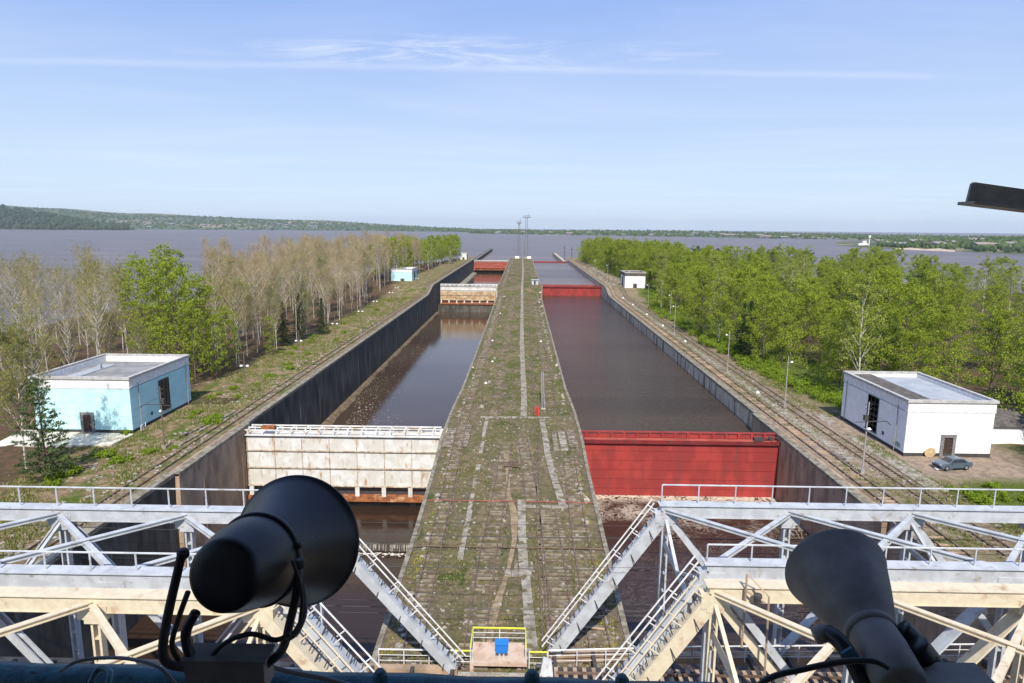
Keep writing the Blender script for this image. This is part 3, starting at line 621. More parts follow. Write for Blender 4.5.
def make_conifer(h, spread, leafm, label, group=None, pine=False, name='spruce_tree', lo=.06):
    t = thing(name, label, 'tree', (0, 0, 0), 0, group); b = MB(); b.tube([(0, 0, -.3), (0, 0, h * .5), (.05, 0, h)], [.14 * h / 10, .09 * h / 10, .02], 6); P = []; Q = []
    n = int(h * 9); C = []; S = []
    for i in range(n):
        f = lo + (1 - lo) * (i + random.random()) / n; z = h * f; L_ = spread * (1 - f) ** (.75 if not pine else .5) * random.uniform(.7, 1.15) + .15; th = i * 2.4 + random.random()
        up_ = (-.18 if not pine else .25); tip = (math.cos(th) * L_, math.sin(th) * L_, z + L_ * up_)
        b.tube([(0, 0, z), tip], [.03, .008], 3, False)
        for g in np.linspace(.25, 1, max(2, int(L_ * 2.4))):
            if pine and random.random() < .35: continue
            C.append([tip[0] * g, tip[1] * g, z + (tip[2] - z) * g]); s = .30 if not pine else .36; S.append([s, s, s * .45 if not pine else s * .6])
    b.build('trunk', 'bark', t); V, F = leaf_quads(np.array(C), np.array(S), .10, .1, 16 if not pine else 18, 1.6); arr_mesh('crown', V, F, leafm, t); return t
def make_bush(r, leafm, label, group):
    t = thing('bush', label, 'bush', (0, 0, 0), 0, group); C = []; S = []; b = MB()
    for i in range(16):
        th = random.random() * 6.28; q = random.random() ** .6 * r; z = random.uniform(.25, 1) * r * .8 * (1 - .35 * q / r); C.append([q * math.cos(th), q * math.sin(th), z]); S.append([r * .32] * 3)
        b.tube([(0, 0, -.1), (q * .5 * math.cos(th), q * .5 * math.sin(th), z * .6)], [.03, .015], 3, False)
    b.build('stems', 'bark', t); V, F = leaf_quads(np.array(C), np.array(S), .13, .1, 55); arr_mesh('foliage', V, F, leafm, t); return t
def forest(protos, pts, rs=(.85, 1.15)):
    used = set()
    for (X, Y, s) in pts:
        i = random.randrange(len(protos)); p = protos[i]; z = gz(X, Y) - .05; sc = s * random.uniform(*rs); rz = random.uniform(0, 6.28)
        if i not in used: used.add(i); p.location = (X, Y, z); p.rotation_euler = (0, 0, rz); p.scale = (sc, sc, sc)
        else: dup(p, (X, Y, z), rz, sc)
    for i, p in enumerate(protos):
        if i not in used:
            for c in list(p.children): bpy.data.objects.remove(c)
            bpy.data.objects.remove(p)
def poisson(n, fx, mind, tries=40):
    pts = []
    for _ in range(n * tries):
        p = fx()
        if p is None: continue
        if all((p[0] - q[0]) ** 2 + (p[1] - q[1]) ** 2 > (mind * (p[2] if len(p) > 2 else 1)) ** 2 for q in pts): pts.append(p)
        if len(pts) >= n: break
    return pts
# right forest
G = 'dense green trees of the right bank forest'; LBL = 'tall bright green broadleaf tree in the dense forest along the right bank'
gp = [make_green(random.uniform(16, 19), random.uniform(3.7, 4.8), 'leaf_g', 2.5, label=LBL, group=G, bark='bark', lo=.07, leaf=.145, rise=random.uniform(.8, 1.5)) for i in range(6)]
gp += [make_green(random.uniform(17, 20), 2.6, 'leaf_y2', 1.5, label=LBL, group=G, bark='birch', lo=.15, leaf=.14, rise=1.8) for i in range(1)]
gd = [make_green(random.uniform(15, 17), random.uniform(3.6, 4.2), 'leaf_d', 1.9, label=LBL, group=G, lo=.07, leaf=.17) for i in range(1)]
def rf():
    Y = 72 + 510 * random.random() ** 1.15; xe = float(np.interp(Y, [72, 106, 112, 135, 175, 240, 300, 330, 420, 580], [76, 72, 59, 54.5, 51.0, 50.5, 61, 59, 51, 48]))
    xs = right_shore(Y) - 4; dep = random.random() ** 1.6
    X = xe + (min(xs, xe + 150) - xe) * dep
    if X > Y * .95 + 12: return None
    return (X, Y, 1.0)
pts = poisson(292, rf, 5.0, 60); forest(gp + gd, pts, (.74, 1.16))
def understorey(name, n, fx, leafm, each=130, rad=(1.2, 2.6)):
    C = []; S = []
    while len(C) < n:
        q = fx()
        if q is None: continue
        s_ = random.uniform(*rad); C.append([q[0] + random.uniform(-2, 2), q[1] + random.uniform(-2, 2), gz(q[0], q[1]) + random.uniform(.3, 1.0) * s_ + random.choice((0, 0, 2.5, 5, 8)) ]); S.append([s_, s_, s_ * .75])
    V, F = leaf_quads(np.array(C), np.array(S), .17, .1, each); return tag(arr_mesh(name, V, F, leafm), kind='stuff')
understorey('forest_undergrowth', 2300, rf, 'leaf_g', 110)
# undergrowth at the forest edge
bp = [make_bush(random.uniform(1.6, 2.3), 'leaf_bush', 'bright green shrub at the foot of the right bank forest edge', 'shrubs along the right forest edge') for _ in range(3)]
pb = []
for i in range(125):
    Y = random.uniform(104, 330) if i > 45 else random.uniform(104, 180); xe = float(np.interp(Y, [72, 100, 106, 112, 135, 175, 240, 300, 330], [62, 66, 58, 53.5, 50.5, 49.0, 48, 57, 56]))
    if 84 < Y < 104: X = random.uniform(66, 74)
    else: X = xe + abs(random.gauss(0, 2.6))
    pb.append((X, Y, 1.0))
forest(bp, pb, (.6, 1.35))
b1 = [make_bush(1.2, 'leaf_bush', 'low bright green shrub on the slope in front of the white building', 'low shrubs near the parked car') for _ in range(2)]
forest(b1, [(random.uniform(50.5, 62), random.uniform(70, 77.5), 1) for _ in range(16)], (.5, 1.0))
forest([make_conifer(15, 2.6, 'needle', 'dark spruce standing at the edge of the right forest', 'dark spruces at the right forest edge')], [(52, 150, .95), (53, 157, .8)])
forest([make_conifer(9, 2.0, 'needle', 'small bluish spruce right beside the far white building')], [(58, 303, 1)])
forest([make_green(12, 3.4, 'leaf_bush', .55, 'bark', .05, 'airy young tree at the right corner of the white building', None, .14)], [(70, 84, .62)], (1, 1))
forest([make_green(9, 3.2, 'leaf_bush', .6, 'bark', .05, 'leafy tree at the right frame edge in front of the white building', None, .14)], [(67.5, 74.5, .8)], (1, 1))

# left wood
GB = 'bare birches of the left bank wood'; LB = 'leafless grey brown birch in the dense wood on the left bank'
bb = [make_bare(random.uniform(18, 22), random.uniform(1.9, 3.0), [20, 60, 160, 40, 300, 30, 90][i], label=LB, group=GB, lo=random.uniform(.2, .4)) for i in range(7)]
def lf():
    Y = random.uniform(128, 430); xe = float(np.interp(Y, [128, 165, 224, 330, 345, 450], [62, 59, 58, 66, 60, 58])); xs = -left_shore(Y) - 3
    X = xe + (xs - xe) * random.random() ** 1.3
    ximg = 522 - 660 * X / Y
    if ximg < 205 or Y > 400 and ximg > 380: return None
    return (-X, Y, 1.0)
forest(bb, poisson(250, lf, 3.4, 60), (.72, 1.14))
bs = [make_bare(random.uniform(16, 20), 2.4, 420, label='sparse birch with pale trunk and a few young leaves near the left shore', group='sparse birches by the left shore', ntw=2, r0=.13, lo=.34) for _ in range(4)]
def ls():
    Y = random.uniform(96, 188); X = random.uniform(62, -left_shore(Y) - 2); xi = 522 - 660 * X / Y
    if not (-30 < xi < 118) : return None
    if Y < 112 and X < 74: return None
    return (-X, Y, 1.0)
forest(bs, poisson(29, ls, 5.2), (.85, 1.2))
gl = [make_green(22.5, 3.5, 'leaf_g', 1.5, label='tall dense green tree in the clump behind the mint building', group='green clump behind the mint building', lo=.1, bark='bark') for _ in range(2)]
forest(gl, [(-66, 124, 1.0), (-70, 127, 1.05), (-74, 130, 1.0), (-78, 133, 1.02), (-72, 135, 1.1), (-65, 133, .9), (-83, 140, 1), (-78, 143, 1.05)], (.92, 1.12))
forest([make_green(17.5, 2.7, 'leaf_g', 1.1, label='slender green tree at the right edge of the clump behind the mint building', group='slender green trees right of the green clump', lo=.06)], [(-62.5, 122.5, .95), (-60.5, 127, .8), (-66.5, 133, 1.1), (-61, 134, .8), (-58.5, 150, .55)], (.95, 1.1))
gy = [make_bare(17, 2.6, 1500, label='birch with fresh yellow green leaves inside the left wood', group='fresh leaved birches of the left wood', ntw=4) for _ in range(3)]
forest(gy, [(-62, 141, .9), (-64, 150, .9), (-70, 150, 1), (-60, 158, .8), (-67, 165, .8), (-58.5, 176, .7), (-63, 185, .8), (-61, 205, .8), (-92, 150, 1), (-75, 160, 1), (-99, 150, .9), (-110, 165, 1), (-84, 175, 1.05), (-72, 190, 1.05), (-90, 200, 1.1), (-68, 225, 1), (-80, 240, 1.1), (-63, 262, 1), (-76, 118, .8), (-69, 116, .7)], (.85, 1.1))
gg = [make_green(18, 3.2, 'leaf_g', .8, 'birch', .14, 'green poplar in the stand beyond the far mint building', 'green poplars beyond the far mint building', .2) for _ in range(3)]
def lg():
    Y = random.uniform(335, 560); X = random.uniform(59 if Y < 480 else 54, min(-left_shore(Y) - 3, 100)); xi = 522 - 660 * X / Y
    if not (372 < xi < 462) : return None
    if Y < 352 and X < 62: return None
    return (-X, Y, 1)
forest(gg, poisson(90, lg, 3.6), (.95, 1.25))
forest([make_conifer(14, 2.7, 'needle', 'dark spruce standing in front of the bare left wood', 'dark spruces before the left wood')], [(-59, 172, .95), (-56, 182, .8), (-60, 163, .7)])
forest([make_conifer(12.5, 3.1, 'pine', 'open grown pine in front of the mint building', pine=True, name='pine_tree', lo=.04)], [(-56.5, 74, 1.0)], (1, 1))
forest([make_bare(15.5, 3.0, 3200, label='leaning birch with yellow green leaves at the left frame edge', ntw=4, r0=.13)], [(-60.5, 76, 1)], (1, 1))
lb = [make_bush(1.3, 'leaf_bush', 'round green shrub growing between the rails and rubble on the left bank', 'shrubs on the left bank') for _ in range(2)]
forest(lb, [(-47, 96.5, 1.25), (-47.8, 99, .8), (-49.2, 83, .6), (-51, 80, .7), (-54, 82, .8), (-55.5, 76, .9), (-47.3, 85, .6), (-50, 112, .5), (-53, 118, .6), (-51, 127, .5)] + [(random.uniform(-58, -48), random.uniform(60, 280), random.uniform(.4, .8)) for _ in range(44)], (.8, 1.2))

# grass, stones, litter: nobody could count them
def tufts(name, n, fx, size, mtl, blades=4):
    P = []
    while len(P) < n:
        q = fx()
        if q: P.append((q[0], q[1], gz(q[0], q[1]) if abs(q[0]) > 13 else lvl(q[1]) - .02))
    P = np.repeat(np.array(P), blades, 0); m = len(P); P[:, :2] += rng.normal(size=(m, 2)) * size * .6
    th = rng.random(m) * 6.28; s = size * rng.uniform(.5, 1.4, m); sd = np.stack([np.cos(th), np.sin(th), np.zeros(m)], 1) * (s * .22)[:, None]
    tip = P + np.stack([rng.normal(size=m) * s * .4, rng.normal(size=m) * s * .4, s], 1); P[:, 2] -= .03
    V = np.stack([P - sd, P + sd, tip], 1).reshape(-1, 3); return tag(arr_mesh(name, V, np.arange(m * 3).reshape(m, 3), mtl), kind='stuff')
def clump(cx, cy): return (math.sin(cx * .9 + 1.3 * math.sin(cy * .17)) + math.sin(cy * .31 + cx * .5) + math.sin(cx * .33 - cy * .11)) > random.uniform(-1.2, 1.6)
def isl():
    Y = 40 + 260 * random.random() ** 1.6; X = random.uniform(interp(ISL_L, Y) + .9, interp(ISL_R, Y) - .9); return (X, Y) if clump(X, Y) and abs(X) > .5 + .0 else None
tufts('island_grass', 9000, isl, .16, 'grass', 5); tufts('island_dry_grass', 6000, isl, .15, 'drygrass', 4)
def lbg():
    Y = 52 + 230 * random.random() ** 1.4; X = -random.uniform(46.6, 60); return (X, Y) if clump(X * .7, Y) and not (-71 < X < -55.5 and 89 < Y < 108) else None
tufts('left_bank_grass', 9000, lbg, .26, 'grass', 5); tufts('left_bank_dry_grass', 5000, lbg, .24, 'drygrass', 4)
def rbg():
    Y = 60 + 220 * random.random() ** 1.4; X = random.uniform(40.5, 56); return (X, Y) if clump(X, Y) and not (50.5 < X < 64 and 77 < Y < 105) and (X > 49 or random.random() < .25) else None
tufts('right_bank_grass', 6000, rbg, .26, 'grass', 5)
def yel():
    Y = random.uniform(42, 78); return (random.choice((random.gauss(-9.2, .6), random.gauss(7.0, .4))), Y) if math.sin(Y * .6) > .1 else None
M['yellowweed'] = leafmat('yellow_weed', (.40, .38, .03), (.5, .46, .05)); tufts('yellow_weeds', 420, lambda: (lambda q: q if q and -9.9 < q[0] < 7.4 else None)(yel()), .13, 'yellowweed', 5)
def stones(name, n, fx, size, mtl):
    b = MB()
    while n > 0:
        q = fx()
        if not q: continue
        n -= 1; X, Y = q; z = gz(X, Y) if abs(X) > 13 else lvl(Y); s = size * random.uniform(.4, 1.5) ** 1.5; Rm = Matrix.Rotation(random.random() * 6, 3, 'Z') @ Matrix.Rotation(random.uniform(-.3, .3), 3, 'X')
        b.box((X, Y, z + s * .12), (s, s * random.uniform(.5, 1), s * .4), Rm)
    return tag(b.build(name, mtl), kind='stuff')
def isf(): Y = 41 + 250 * random.random() ** 1.7; return (random.uniform(interp(ISL_L, Y) + .8, interp(ISL_R, Y) - .8), Y)
stones('island_rubble', 1700, isf, .17, 'stone')
stones('island_edge_rubble', 500, lambda: (lambda Y: (interp(ISL_L, Y) + 1.3 + abs(random.gauss(0, .4)) if random.random() < .6 else interp(ISL_R, Y) - 1.3 - abs(random.gauss(0, .4)), Y))(random.uniform(41, 300)), .26, 'stone')
stones('left_bank_rubble', 1500, lambda: (lambda X, Y: (X, Y) if not (X < -55.5 and 89 < Y < 108) else None)(-44.3 - abs(random.gauss(0, 6)), 55 + 170 * random.random() ** 1.3), .24, 'stone')
stones('right_bank_rubble', 900, lambda: (random.uniform(40.6, 51), 62 + 240 * random.random() ** 1.3), .25, 'stone')
stones('pale_rubble_far_bank', 260, lambda: (random.uniform(40.6, 50), random.uniform(310, 480)), .7, 'stone')

# ------------------------------------------------------------------ paths and tracks
def ribbon(name, pts, wd, m, label, cat, th=.1, skip=0):
    b = MB()
    P = []
    for (x0, y0), (x1, y1) in zip(pts[:-1], pts[1:]):
        n = max(1, int(abs(y1 - y0) / 2.2)); P += [(x0 + (x1 - x0) * i / n, y0 + (y1 - y0) * i / n) for i in range(n)]
    P.append(pts[-1])
    if skip:
        t = thing(name, label, cat, (P[0][0], P[0][1], lvl(P[0][1])))
        for i in range(len(P) - 1):
            if random.random() < skip: continue
            (x0, y0), (x1, y1) = P[i], P[i + 1]; q = MB(); o_ = random.uniform(-.06, .06)
            q.beam((x0 - P[0][0] + o_, y0 + .04 - P[0][1], .06), (x1 - P[0][0] + o_, y1 - .04 - P[0][1], .06 + random.uniform(0, .03)), wd * random.uniform(.85, 1.1), th); q.build('slab', m, t)
        return t
    for i in range(len(P) - 1):
        (x0, y0), (x1, y1) = P[i], P[i + 1]; g = .05; w_ = wd * random.uniform(.93, 1.05); o = random.uniform(-.04, .04)
        a = Vector((x0 + (x1 - x0) * g + o, y0 + (y1 - y0) * g, lvl(y0) + th / 2 - .02 + random.uniform(0, .03))); c = Vector((x1 - (x1 - x0) * g + o, y1 - (y1 - y0) * g, lvl(y1) + th / 2 - .02 + random.uniform(0, .03)))
        b.beam(a, c, w_, th)
    return tag(b.build(name, m, loc=(P[0][0], P[0][1], lvl(P[0][1]))), label, cat)
ribbon('slab_path', [(.4, 103), (.5, 113), (0, 172), (-.1, 290), (-.1, 314), (.3, 420), (-.2, 590)], 1.05, 'slab', 'straight pale slab footpath down the middle of the island to the masts', 'path')
ribbon('cable_duct', [(1.0, 42.5), (.75, 48), (.35, 56), (.2, 62), (.15, 69.5)], .85, 'slab', 'pale concrete duct cover running towards the yellow railed platform', 'path', .2)
ribbon('cable_duct', [(4.7, 67.5), (3.7, 82.6), (3.3, 100.8)], .85, 'slab', 'pale concrete duct cover leading from the red box towards the right of the island', 'path', .16)
ribbon('cable_duct', [(-5.35, 56), (-5.4, 64), (-5.35, 78), (-5.4, 101)], .55, 'slab', 'broken line of slabs along the left half of the island', 'path', .2, skip=.22)
b = MB()
for k in range(9): b.box((-5.9 + k * 1.25, 102 + random.uniform(-.05, .05), .05), (1.15, .8, .12))
tag(b.build('cross_path', 'slab', loc=(-5, 102, 0)), 'cross row of slabs between the two duct covers by the red box', 'path')
b = MB()
for k in range(5): b.box((.9 + k * 1.0, 67.9 + random.uniform(-.05, .05), .05), (.95, .6, .12))
tag(b.build('cross_path', 'slab', loc=(1, 68, 0)), 'short cross row of slabs at the near end of the right duct', 'path')
b = MB()
for k in range(4): b.box((-1.0 + k * .6, 53.6, .08), (.55, .8, .14)); b.box((-.3 + k * .45, 54.8, .1), (.3, 1.5, .16))
tag(b.build('loading_pad', 'slab', loc=(0, 54, 0)), 'small stack of slabs beside the near duct cover', 'slabs')
# trodden footpath winding on the left half
b = MB(); pts_ = [(-2.4, 41), (-2.2, 46), (-1.0, 54), (-.5, 60), (-.6, 66), (-1.3, 71), (-1.6, 78), (-2.0, 86)]
for i, (x, y) in enumerate(pts_): wv = .28 + .14 * math.sin(i * 2); b.v += [(x - wv, y, .05), (x + wv, y, .05)]
for i in range(len(pts_) - 1): b.f.append((i * 2, i * 2 + 1, i * 2 + 3, i * 2 + 2))
structure('trodden_path', b, 'soil')
for y_, r_, m_, lb in ((68.9, .04, 'red_faded', 'thin rusty pipe lying across the whole island'), (58.2, .07, 'rail', 'dark conduit lying across the island behind the slab stack'), (45.6, .09, 'wall_brown', 'short rusty pipe at the right of the near duct cover')):
    xa, xb = (interp(ISL_L, y_) + .3, interp(ISL_R, y_) - .3) if r_ < .08 else (3.2, 6.5)
    b = MB(); b.tube([(x, math.sin(x) * .05, .12 + .1 * math.sin(x * .9) ** 2) for x in np.linspace(0, xb - xa, 14)], r_, 6); tag(b.build('pipe', m_), lb, 'pipe').location = (xa, y_, 0)
# low strips of bare planking at the lock head
for x, y, wd, ln, m, lb in [(-8.0, 93, 1.2, 11, 'sleeper', 'weathered plank deck over the left machinery pit of the island'), (-10.3, 92, 1.3, 9, 'sleeper', 'brown plank strip at the left island edge by the white gate'), (6.0, 91, 1.0, 9, 'slab', 'pale hatch cover by the right island track'), (7.4, 92, 1.2, 8, 'sleeper', 'dark hatch strip at the right island edge by the red gate'), (4.9, 91, .7, 9, 'sleeper', 'narrow brown hatch left of the pale hatch cover')]:
    b = MB(); n = int(ln / .7)
    for k in range(n): b.box((x, y - ln / 2 + k * .7, .09 + random.uniform(0, .02)), (wd, .64, .1))
    tag(b.build('hatch_cover', m, loc=(x, y, 0)), lb, 'hatch cover')

def track(name, pts, gauge, label, step=.75, slw=2.2, miss=.12, smat='sleeper', slh=.16, fn=lvl):
    t = thing(name, label, 'track', (pts[0][0], pts[0][1], fn(pts[0][1]))); lo = Vector(t.location); P = []
    for (x0, y0), (x1, y1) in zip(pts[:-1], pts[1:]):
        n = max(1, int(abs(y1 - y0) / 4)); P += [Vector((x0 + (x1 - x0) * i / n, y0 + (y1 - y0) * i / n, fn(y0 + (y1 - y0) * i / n))) - lo for i in range(n)]
    P.append(Vector((pts[-1][0], pts[-1][1], fn(pts[-1][1]))) - lo)
    for s in (-1, 1):
        b = MB()
        for p, q in zip(P[:-1], P[1:]): o = Vector((s * gauge / 2, 0, .14)); b.beam(p + o, q + o + Vector((0, .01, 0)), .11, .15)
        b.build('rail', 'rail', t)
    b = MB(); acc = 0
    for p, q in zip(P[:-1], P[1:]):
        d = q - p; L_ = d.length; k = acc
        while k < L_:
            if random.random() > miss:
                c = p + d * (k / L_); b.box((c.x + random.uniform(-.08, .08), c.y, c.z + .02), (slw * random.uniform(.9, 1.05), .26, slh), Matrix.Rotation(random.uniform(-.05, .05), 3, 'Z'))
            k += step
        acc = k - L_
    tag(b.build('sleepers', smat, t), kind='stuff'); return t
track('rail_track', [(-7.6, 40), (-8.3, 70), (-9.0, 96), (-8.8, 140), (-9.1, 290), (-9.3, 560)], 1.25, 'overgrown rail track along the left edge of the island', .72, 1.7, .25)
track('rail_track', [(-3.2, 41), (-2.9, 58), (-2.2, 76), (-2.1, 88)], 1.5, 'broad old track bed left of the trodden footpath on the island', .62, 2.2, .3)
track('rail_track', [(5.9, 41), (5.9, 60), (6.2, 76), (6.4, 84)], 1.5, 'old track along the right side of the island', .62, 2.1, .2)
track('rail_track', [(3.3, 41), (3.2, 56), (2.9, 67)], 1.7, 'dense sleeper bed right of the near duct cover', .6, 2.6, .12)
track('rail_track', [(1.3, 69), (.9, 80), (.2, 92)], 1.4, 'short track of dark sleepers in the middle of the island', .62, 2.0, .15, 'sleeper')
track('rail_track', [(-4.5, 103), (-4.2, 170), (-4.2, 290)], 1.5, 'faint grassy track left of the central slab footpath', .8, 2.0, .6)
track('rail_track', [(5.2, 104), (5.0, 170), (5.0, 290)], 1.5, 'faint grassy track right of the central slab footpath', .8, 1.9, .6)
track('rail_track', [(1.95, 44), (1.9, 60), (2.4, 100), (2.1, 170), (2.1, 290)], .35, 'thin crane cable rail beside the long duct on the island', 3, .5, .3)
RB = lambda Y: lvl(Y)
track('rail_track', [(41.3, 58), (41.3, 290), (41.3, 560)], 1.7, 'rail track nearest the right basin coping', .8, 2.1, .35, 'wall_brown')
track('rail_track', [(46.2, 58), (46.1, 290), (46, 330), (45, 560)], 1.5, 'rusty rail track between the lamp posts and the forest on the right bank', .7, 2.6, .1)
track('rail_track', [(-44.9, 54), (-45.0, 290), (-45, 560)], 1.5, 'rail track along the left basin coping', .8, 1.9, .5)
ribbon('bank_path', [(43.7, 84), (43.6, 290)], 1.1, 'slab', 'pale slab strip between the two tracks of the right bank', 'path', .06)
b = MB()
for (x0, y0, x1, y1) in [(-47.2, 92, -46.6, 104), (-48.3, 91, -47.6, 100), (-46.9, 86, -46.6, 91)]: b.beam((x0, y0, .12), (x1, y1, .12), .35, .2)
tag(b.build('plank_pile', 'slab', loc=(-47, 92, 0)), 'scattered pale planks beside the mint building', 'planks')
b = MB(); b.span((48.0, 74, -.05), (50.2, 106, .09)); tag(b.build('footpath', 'slab', loc=(49, 90, 0)), 'bare concrete strip in front of the white building', 'path')
b = MB(); b.add([(-72, 84.5, .16), (-56.2, 86.0, .16), (-55.9, 90.8, .16), (-73, 92, .16), (-72, 84.5, -.4), (-56.2, 86, -.4), (-55.9, 90.8, -.4), (-73, 92, -.4)], [(0, 1, 2, 3), (0, 4, 5, 1), (1, 5, 6, 2)])
structure('forecourt', b, mat('bleached_concrete', (.62, .58, .48), (.50, .46, .37), .8, rough=.9, c3=(.32, .28, .2), s3=1.2))
b = MB(); b.add([(-56, 107.3, .2), (-50.5, 107.8, .2), (-49, 111, .2), (-55.8, 112, .2)], [(0, 1, 2, 3)]); structure('flat_patch', b, M['water_l'])  # smooth brown sheet at the back corner of the mint hall

# ------------------------------------------------------------------ gates
def lock_gate(label, x0, x1, y, ztop, zbot, style):
    t = thing('lock_gate', label, 'lock gate', ((x0 + x1) / 2, y, zbot)); W = x1 - x0; H = ztop - zbot; hx = W / 2
    if style == 'red':
        face, trim = 'red', 'red'; fh = H - .75
        b = MB(); b.span((-hx, -.55, 0), (hx, -.05, fh)); 
        for k in range(5): b.span((-hx, -.60, fh * (k + 1) / 6), (hx, -.552, fh * (k + 1) / 6 + .05))
        b.build('gate_leaf', face, t)
        b = MB(); b.span((-hx, -.85, fh), (hx, 1.1, fh + .14)); b.span((-hx, -.95, fh - .25), (hx, -.86, fh + .3)); b.build('walkway_deck', 'red_dark', t)
        b = MB(); b.span((-hx, 1.0, fh + .14), (hx, 1.14, fh + .75)); 
        k = -hx + .7
        while k < hx: b.span((k, .75, fh + .141), (k + .35, .999, fh + .95)); k += 1.9
        b.span((-hx, .78, fh + .951), (hx, 1.2, fh + 1.08)); b.build('bulwark', trim, t)
        b = MB(); 
        for s in (-.35, .15): b.span((-hx + .5, s, fh + .141), (hx - .5, s + .1, fh + .28))
        b.build('rubbing_strip', 'red_faded', t)
        b = MB(); b.box((hx - 3.2, -.2, fh + .5), (1.3, .7, .5)); b.box((hx - 1.3, -.1, fh + .55), (.5, .5, .6)); b.tube([(hx - 2.4, -.2, fh + .6), (hx - .3, -.2, fh + .75)], .08); b.build('winch', 'dark', t)
    else:
        red = style == 'far'; face = 'red_faded' if red else 'white_rust'; trim = 'white_rust'; legs = .24 * H; fh = H - 1.0; beam = .12 * H
        if style == 'tan': face = 'tan_rust'
        b = MB(); b.span((-hx, -.5, legs), (hx, 0, fh * (.72 if style == 'tan' else 1))); b.build('gate_leaf', face, t)
        if style == 'tan': b = MB(); b.span((-hx, -.52, fh * .721), (hx, 0, fh)); b.build('upper_leaf', 'white_rust', t)
        nv = 8 if not red else 6
        for k in range(nv):
            b = MB(); x = -hx + .12 + (W - .24) * k / (nv - 1); b.span((x - .05, -.60, legs), (x + .05, -.505, fh)); b.build('stiffener', 'rib_rust' if not red else 'rust', t)
        for f in (.0, .36, .70, 1.0): b = MB(); z = legs + (fh - legs) * f; b.span((-hx, -.72, z - .08), (hx, -.625, z + .10)); b.build('cross_rib', 'rib_rust' if not red else 'rust', t)
        for k in range(nv):
            b = MB(); x = -hx + .5 + (W - 1) * k / (nv - 1); b.span((x - .32, -.75, beam * .9 + .003), (x + .32, -.2, legs - .1))
            b.build('leg', 'white_rust' if not red else 'red_faded', t)
        b = MB(); b.span((-hx, -.9, beam * .35), (hx, .25, beam * .9)); b.span((-hx, -.1, 0), (hx, .24, beam * .34)); b.build('bottom_girder', 'rust', t)
        b = MB(); b.span((-hx, .1, beam), (hx, .2, legs)); b.build('lower_screen', 'rust' if style != 'white' else 'dark', t)
        b = MB(); b.span((-hx, -.9, fh), (hx, 1.9, fh + .12)); b.build('walkway_deck', 'white_rust', t)
        b = MB()
        for yy in (-.8, .55, 1.8):
            b.span((-hx, yy, fh + .75), (hx, yy + .12, fh + .95)); 
        k = -hx + .3
        while k < hx:
            for yy in (-.8, 1.8): b.span((k, yy + .01, fh + .121), (k + .28, yy + .11, fh + .749))
            b.span((k, -.67, fh + .77), (k + .2, 1.79, fh + .9)); k += 2.15
        b.build('walkway_frame', 'white_rust', t)
        if style == 'white':
            b = MB(); b.box((-hx + 3.4, -.2, fh + 1.15), (2.0, .8, .5)); b.build('rusty_crate', 'rust', t)
        b = MB(); b.span((hx + .02, -.8, legs), (hx + .7, .8, fh + 1)); b.build('end_post', 'white_rust', t)
    return t
lock_gate('near red lock gate holding the right basin above churning brown water', 8.95, 38.3, 94.6, -.30, -9.8, 'red')
lock_gate('far red lock gate in the middle of the right basin', 9.0, 38.6, 325.5, 2.1, -3.4, 'red')
lock_gate('last red lock gate at the far end of the right basin beside the masts', 8.0, 38.6, 566.6, 1.6, -3, 'red')
lock_gate('near raised white lock gate with rust streaks across the left basin', -41.6, -12.2, 95.8, -.25, -12.0, 'white')
lock_gate('middle raised lock gate, half white and half rusty tan, in the left basin', -40.6, -13.0, 325.8, 2.2, -8.2, 'tan')
lock_gate('last raised faded red lock gate with pale top edge in the left basin', -41.7, -11.8, 566.5, 2.3, -6.5, 'far')

